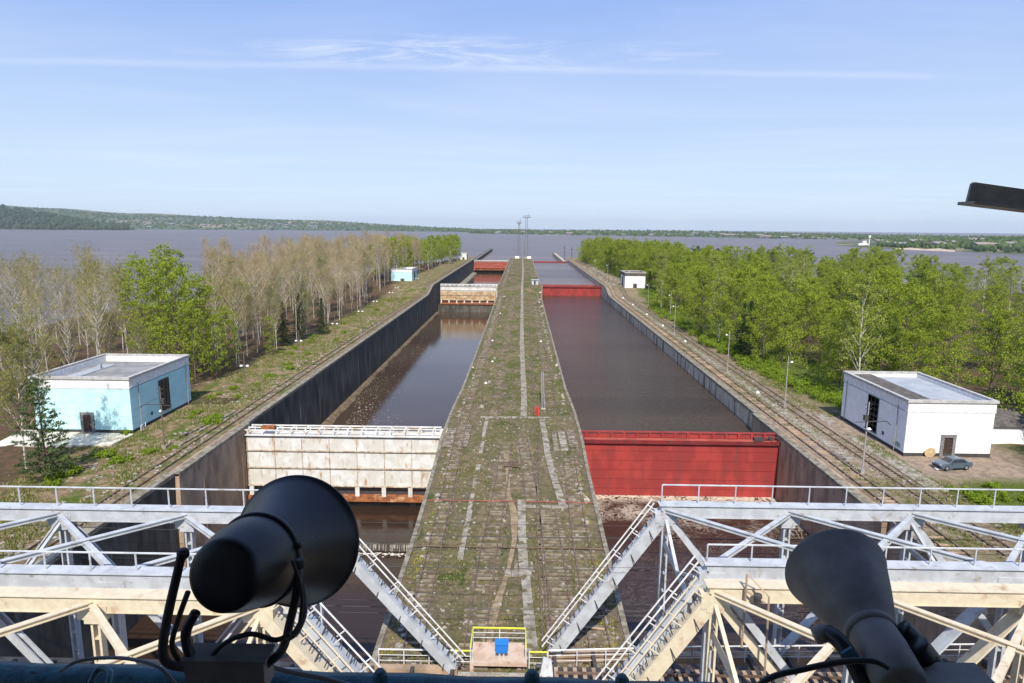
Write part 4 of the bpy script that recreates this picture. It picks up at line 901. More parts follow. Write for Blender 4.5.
# ------------------------------------------------------------------ buildings
def hall(name, label, x0, x1, y0, y1, base, h, body, frieze, roofm, side, small=False):
    # side = +1: the long window is on the +x side
    t = thing(name, label, 'building', ((x0 + x1) / 2, y0, base)); W = x1 - x0; D = y1 - y0; hx = W / 2
    pl = .55; fz = h - 1.55
    b = MB(); b.span((-hx - .05, -.05, -1), (hx + .05, D + .05, pl)); b.build('plinth', 'plinth', t)
    b = MB(); b.span((-hx, 0, pl), (hx, D, fz - .2)); b.build('wall', body, t)
    b = MB(); dr = 1.25 if roofm == 'roof' else .8; ti = h - .35
    for zz0, zz1, e in ((fz, ti, .06), (fz - .06, fz + .05, .1)):
        b.span((-hx - e, -e, zz0 - (.2 if e < .08 else 0)), (hx + e, .3, zz1)); b.span((-hx - e, D - .3, zz0), (hx + e, D + e, zz1)); b.span((-hx - e, .301, zz0), (-hx + .3, D - .301, zz1)); b.span((hx - .3, .301, zz0), (hx + e, D - .301, zz1))
    k = -hx + .4
    while k < hx - .6:      # low relief of the frieze
        b.box((k + .25, -.075, fz + .55), (.32, .04, .5)); k += .62
    b.build('frieze', frieze, t)
    b = MB(); pw = .5; o = .25; zt = h
    b.span((-hx - o, -o, h - .35), (hx + o, -o + .02 + pw, zt)); b.span((-hx - o, D + o - pw, h - .35), (hx + o, D + o, zt))
    b.span((-hx - o, -o + .02 + pw, h - .349), (-hx - o + pw, D + o - pw, zt - .001)); b.span((hx + o - pw, -o + .02 + pw, h - .349), (hx + o, D + o - pw, zt - .001)); b.build('cornice', 'cornice', t)
    b = MB(); b.span((-hx + .301, .302, h - dr - .3), (hx - .301, D - .302, h - dr)); rf = b.build('roof', roofm, t)
    b = MB()
    if roofm == 'roof_light': b.span((-hx + .31, .31, h - dr + .001), (-hx * .30, D - .31, h - .38)); b.span((-hx * .3 + .001, .31, h - dr + .001), (-hx * .1, 2.2, h - .45)); b.build('roof_felt', 'roof_dark', rf)
    else:
        b.span((-hx + 1.6, 3, h - dr + .001), (-hx + 3.6, D - 3, h - dr + .12)); b.box((-hx + 3.2, D * .62, h - dr + .4), (.4, .4, .8)); b.build('roof_felt', 'roof_light', rf)
    b = MB()
    for k in range(1, 6): z = pl + (fz - .2 - pl) * k / 6; b.span((-hx - .012, -.014, z), (hx + .012, D + .01, z + .02))
    b.build('plaster_joints', 'frieze' if body == 'whitewash' else 'mint_joint', t)
    for sx_, yy in ((side, D * .12), (side, D * .93)): b = MB(); b.tube([(sx_ * (hx + .12), yy, .2), (sx_ * (hx + .12), yy, fz + .3)], .06, 6); b.build('downpipe', 'greypole', t)
    b = MB(); b.box((side * (hx + .02), D * .30, 1.6), (.05, .5, .5)); b.build('vent_grille', 'plinth', t)
    # door with stone surround in the front
    dx = -hx + W * (.54 if side > 0 else .50); dw, dh = 1.15, 2.5
    b = MB(); b.span((dx - dw / 2, -.03, .25), (dx + dw / 2, .03, .25 + dh)); d = b.build('door', 'door', t)
    b = MB(); b.span((dx - dw / 2 - .42, -.16, .2), (dx - dw / 2 - .01, .02, dh + .25)); b.span((dx + dw / 2 + .01, -.16, .2), (dx + dw / 2 + .42, .02, dh + .25)); b.span((dx - dw / 2 - .42, -.18, dh + .26), (dx + dw / 2 + .42, .02, dh + .65)); b.build('door_surround', 'granite', d)
    b = MB(); b.box((dx + dw * .36, -.06, 1.35), (.05, .06, .22)); b.build('handle', 'alloy', d)
    b = MB(); b.span((dx - 1.1, -1.0, -.1), (dx + 1.1, -.06, .2)); b.build('step', 'slab', t)
    # tall window in the canal side
    xs = hx if side > 0 else -hx; wy0 = D * (.44 if side > 0 else .40); wy1 = wy0 + 2.9; wz0, wz1 = 1.1, 6.1 if not small else 5.2
    if wz1 > fz - .2: wz1 = fz - .2
    b = MB(); b.span((xs - .02, wy0, wz0), (xs + side * .02, wy1, wz1)); wn = b.build('window', 'glass', t)
    b = MB()
    for k in range(4): y = wy0 + (wy1 - wy0) * k / 3; b.box((xs + side * .05, y, (wz0 + wz1) / 2), (.07, .07, wz1 - wz0 + .08))
    for k in range(7): z = wz0 + (wz1 - wz0) * k / 6; b.box((xs + side * .051, (wy0 + wy1) / 2, z), (.06, wy1 - wy0, .07))
    b.build('glazing_bars', 'dark', wn)
    b = MB(); b.box((xs + side * .08, (wy0 + wy1) / 2, wz0 - .12), (.25, wy1 - wy0 + .4, .12)); b.build('sill', 'granite', wn)
    return t
hall('machine_hall', 'mint green flat roofed machine hall with white frieze on the left bank', -70.4, -56.3, 91.3, 108.4, 0.0, 8.4, 'mint', 'frieze', 'roof', +1)
hall('machine_hall', 'white flat roofed machine hall beside the parked car on the right bank', 51.6, 63.1, 86.0, 103.8, 0.0, 7.9, 'whitewash', 'frieze', 'roof_light', -1)
hall('machine_hall', 'small distant white hall at the forest edge on the right bank', 47.8, 57.2, 309, 323, 1.6, 8.3, 'whitewash', 'roof_dark', 'roof_dark', -1)
hall('machine_hall', 'small distant mint hall at the edge of the left wood', -66, -55.5, 331, 347, 1.2, 8.0, 'mint', 'frieze', 'roof', +1)
b = MB(); b.span((-68, 325, -.2), (-54.6, 330.9, 1.25)); structure('terrace', b, 'slab')
hall('machine_hall', 'tiny pale hall at the far end of the left bank', -53, -47.5, 560, 572, 1.8, 6.5, 'whitewash', 'frieze', 'roof', +1, True)
t0 = bpy.data.objects['machine_hall.001']
b = MB(); q = [(0, 0), (.0, .5), (.25, .6), (.3, .1), (.5, .0), (.55, .55), (.8, .6), (.85, .1), (1.15, .05), (1.2, .5), (1.45, .3), (1.3, .0)]
b.tube([(-5.75 - .03, 1.0 + y, .9 + z * 1.1) for y, z in q], .045, 5); b.build('graffiti', mat('graffiti_paint', (.02, .20, .14), rough=.7), t0)
b = MB(); b.tube([(0, 0, 0), (0, 0, 1.1), (0, .5, 1.1), (0, .5, 0)], .05, 6); b.tube([(0, .5, .7), (0, 1.2, .7), (0, 1.2, 0)], .05, 6); b.tube([(0, 1.2, .7), (0, 1.2, 1.2)], .05, 6)
tag(b.build('vent_pipes', 'whitewash'), 'small white bent pipes standing by the near corner of the mint hall', 'pipes').location = (-55.4, 91.8, .0)
# shed partly hidden right of the white hall
t = thing('shed', 'low white shed with brown roof half hidden by a tree right of the white hall', 'shed', (70, 92, 0))
b = MB(); b.span((-3, 0, -.3), (3.4, 4.2, 2.6)); b.build('wall', 'whitewash', t)
b = MB(); b.add([(-3.4, -.4, 2.6), (3.8, -.4, 2.6), (3.8, 4.6, 3.9), (-3.4, 4.6, 3.9), (-3.4, -.4, 2.75), (3.8, -.4, 2.75), (3.8, 4.6, 4.05), (-3.4, 4.6, 4.05)], [(3, 2, 1, 0), (4, 5, 6, 7), (0, 1, 5, 4), (1, 2, 6, 5), (2, 3, 7, 6), (3, 0, 4, 7)]); b.build('roof', 'roof_dark', t)
# yellow disc by the door (cable drum end leaning on the wall)
b = MB(); b.tube([(0, 0, 0), (0, .12, .02)], .72, 24); b.tube([(0, -.03, 0), (0, 0, 0)], .2, 12); tag(b.build('cable_drum_end', mat('pale_wood', (.62, .47, .26), (.5, .36, .2), 3)), 'round yellowish wooden drum end leaning on the plinth left of the door', 'drum end').location = (54.9, 85.55, .74)
b = MB(); b.box((0, 0, .1), (2.2, .45, .16), Matrix.Rotation(.1, 3, 'Z')); b.box((.4, .35, .16), (1.4, .3, .12), Matrix.Rotation(-.15, 3, 'Z')); tag(b.build('board_pile', 'whitepaint'), 'white boards lying on the ground left of the parked car', 'boards').location = (54.0, 81.2, .02)

# ------------------------------------------------------------------ parked car
def car(label, loc, rz):
    t = thing('parked_car', label, 'car', loc, rz); Lh = 2.22; W = .84
    prof = [(-2.20, .42), (-2.22, .62), (-2.12, .78), (-1.55, .90), (-1.05, .95), (-.45, 1.36), (-.1, 1.45), (.6, 1.45), (1.05, 1.36), (1.62, 1.02), (2.10, .98), (2.20, .80), (2.18, .42), (1.9, .28), (-1.95, .28)]
    def sec(y, inset):
        out_ = []
        for x, z in prof:
            k = max(0, (z - .95)) * .36 * 1; out_.append((x * (1 - inset * .03), y - math.copysign(k, y) if abs(y) > .5 else y, z - inset * .02))
        return out_
    V = []; ys = [-W, -W * .96, -.55, 0, .55, W * .96, W]
    for i, y in enumerate(ys): V += sec(y, 1 if i in (0, 6) else 0)
    n = len(prof); F = []
    for i in range(len(ys) - 1):
        for k in range(n): k2 = (k + 1) % n; F.append((i * n + k, (i + 1) * n + k, (i + 1) * n + k2, i * n + k2))
    F += [tuple(range(n)), tuple((len(ys) - 1) * n + k for k in range(n))[::-1]]
    b = MB(); b.add(V, F); body = b.build('body', 'car', t, smooth_=True)
    bv = body.modifiers.new('bevel', 'BEVEL'); bv.width = .05; bv.segments = 3; bv.limit_method = 'ANGLE'; bv.angle_limit = R(25); bv.harden_normals = True
    b = MB(); e = .012      # windscreen, rear screen, side windows, each a pane just proud of the body
    ws = MB(); ws.add([(-1.00, -.66, .99 + e), (-1.00, .66, .99 + e), (-.47, .58, 1.345 + e * 2), (-.47, -.58, 1.345 + e * 2)], [(3, 2, 1, 0)]); ws.build('windscreen', 'glass', t)
    rs = MB(); rs.add([(1.56, -.64, 1.07 + e), (1.56, .64, 1.07 + e), (1.08, .58, 1.345 + e * 2), (1.08, -.58, 1.345 + e * 2)], [(0, 1, 2, 3)]); rs.build('rear_window', 'glass', t)
    for s in (-1, 1):
        for (xa, xb, xc, xd) in ((-.86, .10, .10, -.40), (.18, 1.32, .98, .18)):
            m_ = MB(); yl = s * (W + .004); yu = s * (W - .135); m_.add([(xa, yl, .99), (xb, yl, .99), (xc, yu, 1.33), (xd, yu, 1.33)], [(0, 1, 2, 3) if s < 0 else (3, 2, 1, 0)]); m_.build('side_window', 'glass', t)
        b = MB(); b.box((-2.13, s * .62, .68), (.16, .34, .15)); b.build('headlight', 'headlamp', t)
        b = MB(); b.box((2.14, s * .62, .82), (.10, .32, .18)); b.build('tail_light', 'red', t)
        b = MB(); b.box((-.75, s * (W + .09), 1.0), (.14, .16, .12)); b.build('mirror', 'car', t)
        for x in (-1.35, 1.32):
            b = MB(); b.tube([(x, s * (W - .2), .32), (x, s * (W + .015), .32)], .32, 20); wh = b.build('wheel', 'tyre', t)
            b = MB(); b.tube([(x, s * (W + .016), .32), (x, s * (W + .03), .32)], .2, 12); b.build('rim', 'alloy', wh)
    b = MB(); b.span((-2.24, -.6, .36), (-2.2, .6, .5)); b.build('bumper_grille', 'tyre', t)
    return t
car('blue grey sedan parked in front of the white machine hall', (55.3, 81.6, gz(55, 82) + .02), R(8))

# ------------------------------------------------------------------ posts and lamps
def lamp_post(label, loc, h, group=None, head='single', m='rust_dark'):
    t = thing('lamp_post', label, 'lamp post', loc, 0, group)
    b = MB(); b.span((-.27, -.27, -.2), (.27, .27, .4)); b.build('base', 'stone', t)
    b = MB(); b.tube([(0, 0, .3), (0, 0, h)], [.10, .07], 8); b.build('pole', m, t)
    b = MB()
    if head == 'single': b.tube([(0, 0, h - 1.2), (.5, 0, h - .9)], .04); b.build('arm', m, t); b = MB(); b.lathe([(.03, .22), (.12, .16), (.26, -.02), (.24, -.06), (0, -.07)], 12, Matrix.Translation((.62, 0, h - 1.0))); b.build('lamp_head', 'lampwhite', t)
    if head == 'pair':
        b.tube([(-.55, 0, h - 2.2), (.55, 0, h - 2.2)], .04); b.build('arm', m, t)
        for s in (-1, 1): b = MB(); b.lathe([(.03, .2), (.14, .14), (.3, -.04), (.27, -.08), (0, -.09)], 12, Matrix.Translation((s * .55, 0, h - 2.3))); b.build('lamp_head', 'lampwhite', t)
    if head == 'arm':
        b.tube([(0, 0, h - 2.5), (2.4, 0, h - 2.45), (2.9, 0, h - 2.9)], .06); b.tube([(-1.5, 0, h - 2.6), (0, 0, h - 2.55)], .05); b.tube([(0, 0, h - 1.4), (2.2, 0, h - 2.4)], .015, 4); b.build('bracket_arm', 'dark', t)
        b = MB(); b.box((-.25, -.05, h - 2.0), (.5, .35, .7)); b.build('switch_box', 'dark', t)
        b = MB(); b.lathe([(.03, .2), (.14, .14), (.28, -.04), (0, -.09)], 12, Matrix.Translation((.2, -.2, h - 3.4))); b.build('lamp_head', 'lampwhite', t)
        b = MB(); b.tube([(-.5, 0, h - .3), (.5, 0, h - .3)], .04); b.tube([(-.4, 0, h - .9), (.4, 0, h - .9)], .04); b.build('crossbar', 'dark', t)
    return t
lamp_post('rusty pole with a long bracket arm beside the mint hall', (-48.4, 85.2, 0), 8.6, head='arm', m='rust_dark').rotation_euler = (0, 0, R(180))
lamp_post('grey pole with bracket arm and switch box in front of the white hall', (42.9, 79.6, 0), 9.2, head='arm', m='greypole')
GL = 'lamp posts along the left bank'; GR = 'lamp posts along the right bank'
first = None
for x, y in [(-48.6, 112.5), (-47.8, 138.5), (-47.2, 164), (-46.8, 189), (-48.3, 215), (-49, 245), (-50.5, 264), (-48, 300)]:
    if first is None: first = lamp_post('thin dark lamp post with two white lamps on the grassy left bank', (x, y, 0), 8.0, GL, 'pair')
    else: dup(first, (x, y, lvl(y)), 0)
first = None
for x, y in [(45.0, 110), (43.9, 138.5), (44.2, 190), (50, 222), (50, 262), (44.2, 345), (43, 395)]:
    if first is None: first = lamp_post('tall pale lamp post between the tracks and the forest on the right bank', (x, y, 0), 9.0, GR, 'single', 'greypole')
    else: dup(first, (x, y, lvl(y)), R(180))
first = None
for x, y in [(-6.6, 108), (-6.3, 126), (-6.2, 150), (-6.6, 200), (3.8, 150), (-6.9, 250), (6.3, 230), (-7, 350), (5.5, 370), (-7, 430)]:
    if first is None: first = lamp_post('short dark lamp post on a white block on the island', (x, y, 0), 5.2, 'short lamp posts along the island', 'single')
    else: dup(first, (x, y, lvl(y)), random.uniform(0, 6))
# white marker blocks along the right tracks
b = MB(); b.span((-.28, -.2, 0), (.28, .2, .35)); b.span((-.15, -.12, .35), (.15, .12, .5))
blk = tag(b.build('mooring_block', 'whitewash'), 'small white mooring block between the tracks of the right bank', 'mooring block', 'white mooring blocks of the right bank'); blk.location = (43.9, 120, 0)
for y in (176, 205, 232, 262, 288):
    c = blk.copy(); col.objects.link(c); c.location = (44.0, y, lvl(y))
b = MB(); b.lathe([(.34, 0), (.34, .12), (.17, .18), (.17, .5), (.3, .58), (.3, .7), (0, .72)], 12)
bol = tag(b.build('bollard', 'stone'), 'squat bollard on the edge of the island quay', 'bollard', 'bollards along the island edges'); q = 0
for y in range(50, 290, 20):
    for tab, s in ((ISL_L, 1.5), (ISL_R, -1.5)):
        pos = (interp(tab, y) + s, y + random.uniform(-2, 2), lvl(y))
        if q == 0: bol.location = pos
        else: c = bol.copy(); col.objects.link(c); c.location = pos
        q += 1
# red kiosk and lattice pole
t = thing('hydrant_box', 'small bright red box with a pitched lid beside the cross path on the island', 'box', (2.55, 103.5, 0))
b = MB(); b.span((-.32, -.3, .1), (.32, .3, 1.35)); b.build('cabinet', mat('signal_red', (.70, .05, .02), rough=.5), t)
b = MB(); b.span((-.38, -.35, 1.35), (.38, .35, 1.43)); b.build('lid', 'red_faded', t); b = MB(); b.span((-.24, -.32, .25), (.24, -.302, 1.2)); b.build('door', 'red', t)
def lattice(name, label, loc, h, w0, w1, m, cat, head=None):
    t = thing(name, label, cat, loc); b = MB(); n = max(4, int(h / (w0 * 1.5))); r = .05 if h < 15 else .13
    def c(i, k): f = i / n; ww = (w0 + (w1 - w0) * f) / 2; return Vector((ww * (1, 1, -1, -1)[k], ww * (1, -1, -1, 1)[k], h * f))
    for k in range(4): b.tube([c(0, k), c(n, k)], r, 4)
    for i in range(n):
        for k in range(4): k2 = (k + 1) % 4; b.tube([c(i, k), c(i + 1, k2)], r * .6, 3, False); b.tube([c(i + 1, k), c(i + 1, k2)], r * .6, 3, False)
    b.build('lattice_tower', m, t)
    b = MB(); b.span((-w0 * .7, -w0 * .7, -.1), (w0 * .7, w0 * .7, .3 if h < 15 else 1.0)); b.build('footing', 'stone', t)
    if head:
        b = MB(); b.span((-head, -1.2, h), (head, 1.2, h + .3)); b.tube([(-head, -1.2, h + 1.4), (head, -1.2, h + 1.4)], .1, 4)
        for s in (-1, -.33, .33, 1): b.tube([(head * s, -1.2, h), (head * s, -1.2, h + 1.4)], .08, 4)
        b.build('platform', m, t); b = MB()
        for s in (-.8, -.3, .3, .8): b.lathe([(.2, .5), (.75, -.3), (0, -.35)], 10, Matrix.Translation((head * s, -1.9, h + .2)) @ Matrix.Rotation(R(-50), 4, 'X'))
        b.build('floodlights', 'lampwhite', t)
        b = MB(); b.tube([(head * .6, 0, h + .3), (head * .6, 0, h + 4)], .12, 4); b.build('lightning_rod', m, t)
    return t
lattice('lattice_pole', 'leaning grey lattice pole just behind the red box', (3.7, 106.5, 0), 9, .45, .3, 'greypole', 'pole').rotation_euler = (R(-58), 0, 0)
lattice('floodlight_mast', 'taller right hand lattice floodlight mast at the far end of the island', (3.0, 594, 3), 36, 3.0, 1.7, 'rust_dark', 'mast', 3.2)
lattice('floodlight_mast', 'slimmer left hand lattice mast at the far end of the island', (-3.6, 594, 3), 31, 2.4, 1.0, 'rust_dark', 'mast', 1.7)
t = thing('control_hut', 'small white hut with grey roof on the island beside the far gates', 'hut', (6.0, 318, 3)); b = MB(); b.span((-1.6, -1.2, 0), (1.6, 2, 2.2)); b.build('wall', 'greypaint', t); b = MB(); b.span((-1.9, -1.5, 2.2), (1.9, 2.3, 2.45)); b.build('roof', 'roof_light', t); b = MB(); b.span((-.5, -1.23, .1), (.3, -1.21, 1.9)); b.build('door', 'door', t)
for x, y, lb in ((-5, 590, 'white hut at the foot of the left mast'), (5.5, 588, 'white hut at the foot of the right mast')):
    t = thing('mast_hut', lb, 'hut', (x, y, 3)); b = MB(); b.span((-1.8, -1.5, 0), (1.8, 1.5, 2.4)); b.build('wall', 'whitewash', t); b = MB(); b.span((-2, -1.7, 2.4), (2, 1.7, 2.6)); b.build('roof', 'roof_dark', t)
# wooden crosses of the old track end, litter bin like posts
b = MB(); 
for k in range(3): b.box((-1.2 + k * .0, 79.6 + k * .55, .3), (1.9, .12, .12)); 
for k in range(3): b.box((-1.8 + k * .6, 80.1, .35), (.12, 1.7, .12))
tag(b.build('track_stop', 'rail', loc=(-1.2, 80, 0)), 'dark crossed bars of the track stop in the middle of the island', 'track stop')
# far guide wall furniture
for x, y, lb in ((40, 640, 'thin dark pole on the right jetty'), (44, 600, 'thin dark pole at the end of the right bank')):
    b = MB(); b.tube([(0, 0, -3), (0, 0, 12)], .25, 5); b.box((0, 0, 10), (2.5, .3, .3)); tag(b.build('signal_pole', 'dark'), lb, 'pole').location = (x, y, 1)

# ------------------------------------------------------------------ truss bridges
def truss_bridge(label, sg, Yf, Yn, m, top=11.8, foot=2.3, ends=9.2, p=8.15, rail=True, npan=5, cut=None, legrail=True, latm=None, skew=0.0):
    t = thing('truss_bridge', label, 'bridge', (sg * foot, Yf, 0)); ox, oy = sg * foot, Yf
    zt = top - .4; zb = .7
    def add(b, nm, mm=m): return b.build(nm, mm, t, loc=(ox, oy, 0))
    nodes = [ends + p * i for i in range(npan)]            # top nodes
    last = nodes[-1]; foot2 = last + (ends - foot)
    for Y, nm in ((Yf, 'far_truss'), (Yn, 'near_truss')):
        P = lambda x, z, k_=(skew if Y == Yn else 0): Vector((sg * (x + k_), Y, z)); n_ = MB()
        n_.beam(P(ends - .35, zt), P(last + .35, zt), .62, .78); o = add(n_, 'top_chord'); o.location = (0, 0, 0)
        pl = MB(); pl.beam(P(ends - .5, zt + .42), P(last + .5, zt + .42), .86, .05); pl.beam(P(ends - .3, zt - .42), P(last + .3, zt - .42), .74, .05)
        for x in nodes: pl.box(P(x, zt - .45), (1.5, .70, .75)); pl.box(P(x, zt - .85), (.9, .69, .4))
        add(pl, 'flange').location = (0, 0, 0)
        for xa, xb in ((foot, ends), (foot2, last)):
            e = MB(); e.beam(P(xa, zb), P(xb, zt - .2), .62, .85, (sg * (1 if xa < xb else -1) * .7, 0, .7)); add(e, 'end_post').location = (0, 0, 0)
        for i in range(npan - 1):
            d = MB()
            a, c = nodes[i], nodes[i + 1]; lo_, hi_ = (c, a) if i % 2 == 0 else (a, c)
            for yy in (-.2, .2): d.beam(P(hi_, zt - .3) + Vector((0, yy, 0)), P(lo_, zb) + Vector((0, yy, 0)), .10, .42, (1, 0, 1))
            for q in range(9):       # lacing between the two channels
                f0, f1 = q / 9, (q + 1) / 9; A = P(hi_, zt - .3).lerp(P(lo_, zb), f0); B_ = P(hi_, zt - .3).lerp(P(lo_, zb), f1); d.beam(A + Vector((0, -.15, 0)), B_ + Vector((0, .15, 0)), .05, .08, (1, 0, 1))
            add(d, 'diagonal').location = (0, 0, 0)
        for x in nodes:
            vv = MB()
            for s2 in (-.18, .18): vv.beam(P(x + s2, zb), P(x + s2, zt - .4), .12, .40, (0, 1, 0))
            for q in range(7): vv.box(P(x, 1.6 + q * 1.3), (.30, .30, .08))
            add(vv, 'vertical').location = (0, 0, 0)
        bc = MB(); bc.beam(P(foot - .3, zb - .3), P(foot2 + .3, zb - .3), .5, .6); add(bc, 'bottom_chord', 'wall_brown').location = (0, 0, 0)
    for i in range(npan - 1):
        lt = MB(); a, c = nodes[i], nodes[i + 1]; z = zt + .05
        A = (sg * a, Yf - .3, z); B_ = (sg * (c + skew), Yn + .3, z); C_ = (sg * c, Yf - .3, z - .12); D_ = (sg * (a + skew), Yn + .3, z - .12)
        lt.ibeam(A, B_, .30, .26, .05); add(lt, 'lateral_brace', latm or m).location = (0, 0, 0)
        lt = MB(); lt.ibeam(C_, D_, .30, .26, .05); add(lt, 'lateral_brace', latm or m).location = (0, 0, 0)
    sw = MB()
    for i, x in enumerate(nodes):
        if i % 2 == 0:
            for s2 in (0, 1):
                sw.beam((sg * x, Yf if s2 == 0 else Yn, zt - .5), (sg * (x + .01), (Yf + Yn) / 2, zt - 2.4), .16, .2, (1, 0, 0))
            sw.beam((sg * x, Yf, zt - 2.4), (sg * x, Yn, zt - 2.4), .2, .25); add(sw, 'sway_frame').location = (0, 0, 0); sw = MB()
    dk = MB(); k = foot
    while k < foot2: dk.beam((sg * k, Yf - .2, zb - .05), (sg * k, Yn + .2, zb - .05), .24, .45); k += 2.7
    for yy in (.3, .7):
        y = Yf + (Yn - Yf) * yy; dk.beam((sg * foot, y, zb + .22), (sg * foot2, y, zb + .22), .3, .35)
    add(dk, 'floor_beams', 'dark').location = (0, 0, 0)
    sl_ = MB(); k = foot
    ym = Yf + (Yn - Yf) * .5
    while k < foot2: sl_.box((sg * k, ym, zb + .48), (.26, 2.9, .18)); k += .62
    tag(add(sl_, 'sleepers', 'wall_brown'), kind='stuff').location = (0, 0, 0)
    rr = MB()
    for s2 in (-.76, .76): rr.beam((sg * foot, ym + s2, zb + .66), (sg * foot2, ym + s2, zb + .66), .1, .16)
    add(rr, 'rail', 'rail').location = (0, 0, 0)
    if rail:
        for Y, oyy in ((Yf, .0), (Yn, .0)):
            h = 1.3 if Y == Yf else 1.0; z0 = top + .04
            r_ = MB(); x = ends - .3
            kk = skew if Y == Yn else 0; x += kk; a, c = (sg * (ends - .3 + kk), Y + oyy, z0 + h), (sg * (last + .3 + kk), Y + oyy, z0 + h); r_.tube([a, c], .055, 6)
            while x < last + .4: r_.tube([(sg * x, Y + oyy, z0), (sg * x, Y + oyy, z0 + h)], .05, 5); x += 2.45
            add(r_, 'handrail').location = (0, 0, 0)
    if legrail:
        for Y in (Yf, Yn):
            r_ = MB(); kk = skew if Y == Yn else 0; A = Vector((sg * (foot + kk), Y, zb)); B_ = Vector((sg * (ends + kk), Y, zt)); d = (B_ - A).normalized(); nrm = Vector((-sg * d.z, 0, abs(d.x)))
            for yy in (-.34, .34):
                for hh, rad in ((.62, .05),):
                    a, c = A + nrm * (.42 + hh), B_ + nrm * (.42 + hh); r_.tube([a + Vector((0, yy, 0)), c + Vector((0, yy, 0))], rad, 6)
            nst = 6
            for q in range(nst + 1):
                f = .04 + .92 * q / nst; Pq = A.lerp(B_, f) + nrm * .42
                for yy in (-.34, .34): r_.tube([Pq + Vector((0, yy, 0)), Pq + nrm * .62 + Vector((0, yy, 0))], .035, 5)
            for yy in (-.34, .34): pass
            add(r_, 'handrail', 'whitepaint' if m != 'cream' else 'cream').location = (0, 0, 0)
            st = MB()
            for q in range(22):
                f = .03 + .94 * q / 22; Pq = A.lerp(B_, f) + nrm * .50; st.box(Pq, (.05, .7, .04)); 
            for q in range(6):
                Pq = A.lerp(B_, .08 + .16 * q) + nrm * .55; st.beam(Pq, Pq + d * -.5 + nrm * -.9 + Vector((0, -.6, 0)), .05, .05)
            tag(add(st, 'climbing_rungs', 'dark'), kind='stuff').location = (0, 0, 0)
    return t
truss_bridge('light grey truss railway bridge with handrails over the right basin', 1, 42.0, 34.2, 'greypaint', foot=2.5, ends=9.8, skew=.9)
truss_bridge('light grey truss railway bridge with handrails over the left basin', -1, 40.1, 32.2, 'greypaint', foot=4.4, ends=13.3, p=8.3)
truss_bridge('cream rust streaked truss bridge over the right basin behind the small loudspeaker', 1, 31.9, 23.2, 'cream', foot=3.1, ends=10.2, rail=False)
truss_bridge('cream rust streaked truss bridge over the left basin behind the large loudspeaker', -1, 30.0, 21.4, 'cream', foot=4.4, ends=12.9, p=8.3, rail=False)
# small steel service frame standing on the cream bridge
t = thing('service_frame', 'rusty upright pipe frame standing on the cream truss beside the small loudspeaker', 'frame', (11.6, 31.3, 11.6))
b = MB(); b.tube([(0, 0, -3.0), (0, 0, 1.1), (1.0, -.5, .2), (1.1, -.5, -4.2)], .06, 6); b.tube([(0, .0, .2), (.9, -.45, -.2)], .05, 5); b.build('frame', 'wall_brown', t)
b = MB(); b.lathe([(.02, .25), (.22, .2), (.22, .05), (.16, -.25), (.02, -.3)], 10, Matrix.Translation((.55, -.2, -.1))); b.build('bell', 'dark', t)

# island end: yellow railed platform and railing along the roadway
def railing(name, label, pts, h, bars, m, r=.045, post=1.9, cat='railing', mat2=None):
    t = thing(name, label, cat, pts[0]); o = Vector(pts[0]); P = [Vector(p) - o for p in pts]; b = MB(); b.tube([p + Vector((0, 0, h)) for p in P], r * 1.25, 6); b.build('top_rail', mat2 or m, t)
    b = MB()
    for k in range(bars): z = h * (k + 1) / (bars + 1); b.tube([p + Vector((0, 0, z)) for p in P], r * .55, 5)
    b.build('middle_rail', m, t); b = MB()
    for p, q in zip(P[:-1], P[1:]):
        n = max(1, round((q - p).length / post))
        for i in range(n + 1): c = p.lerp(q, i / n); b.tube([c + Vector((0, 0, 0.001 * i)), c + Vector((0, 0, h))], r, 5)
    b.build('posts', m, t); return t
Y0 = 40.9
railing('railing', 'white pipe railing along the roadway left of the yellow railed platform', [(-9.6, Y0, .15), (-4.4, Y0, .15)], 1.25, 2, 'whitepaint')
railing('railing', 'yellow topped railing piece just left of the platform', [(-4.35, Y0, .15), (-3.15, Y0, .15)], 1.25, 2, 'whitepaint', mat2='yellow', post=1.2)
railing('railing', 'yellow topped railing piece just right of the platform', [(.75, Y0, .15), (2.0, Y0, .15)], 1.25, 2, 'whitepaint', mat2='yellow', post=1.25)
railing('railing', 'long white pipe railing along the roadway under the right bridge', [(2.05, Y0 + .2, .15), (12, Y0 + .6, .35), (36, Y0 + 1.0, .8)], 1.25, 2, 'whitepaint')
railing('railing', 'white pipe railing along the roadway under the left bridge', [(-36, 38.6, .2), (-10, 38.7, .2)], 1.25, 1, 'whitepaint')
railing('railing', 'small yellow railing at the left bank behind the cream bridge', [(-33.2, 36.6, 0), (-28.2, 36.6, 0), (-27.8, 34.8, 0)], 1.3, 1, 'yellow', .07)
t = thing('viewing_platform', 'beige platform with a yellow topped railing at the near end of the island', 'platform', (-1.35, 41.6, .72))
b = MB(); b.span((-1.95, -1.0, -.25), (1.95, 1.3, 0)); b.span((-1.95, -1.02, -2), (-1.7, -.99, -.26)); b.build('deck', mat('rusty_beige_deck', (.52, .40, .31), (.44, .31, .22), 1.2, rough=.9, c3=(.20, .09, .05), s3=2.4, lo3=.6, hi3=.66), t)
b = MB(); b.tube([(-1.9, -1.0, 1.15), (-1.9, 1.25, 1.15), (1.85, 1.25, 1.15), (1.85, -1.0, 1.15)], .065, 6); b.build('top_rail', 'yellow', t)
b = MB()
for z in (.4, .78): b.tube([(-1.9, -1.0, z), (-1.9, 1.25, z), (1.85, 1.25, z), (1.85, -1.0, z)], .025, 5)
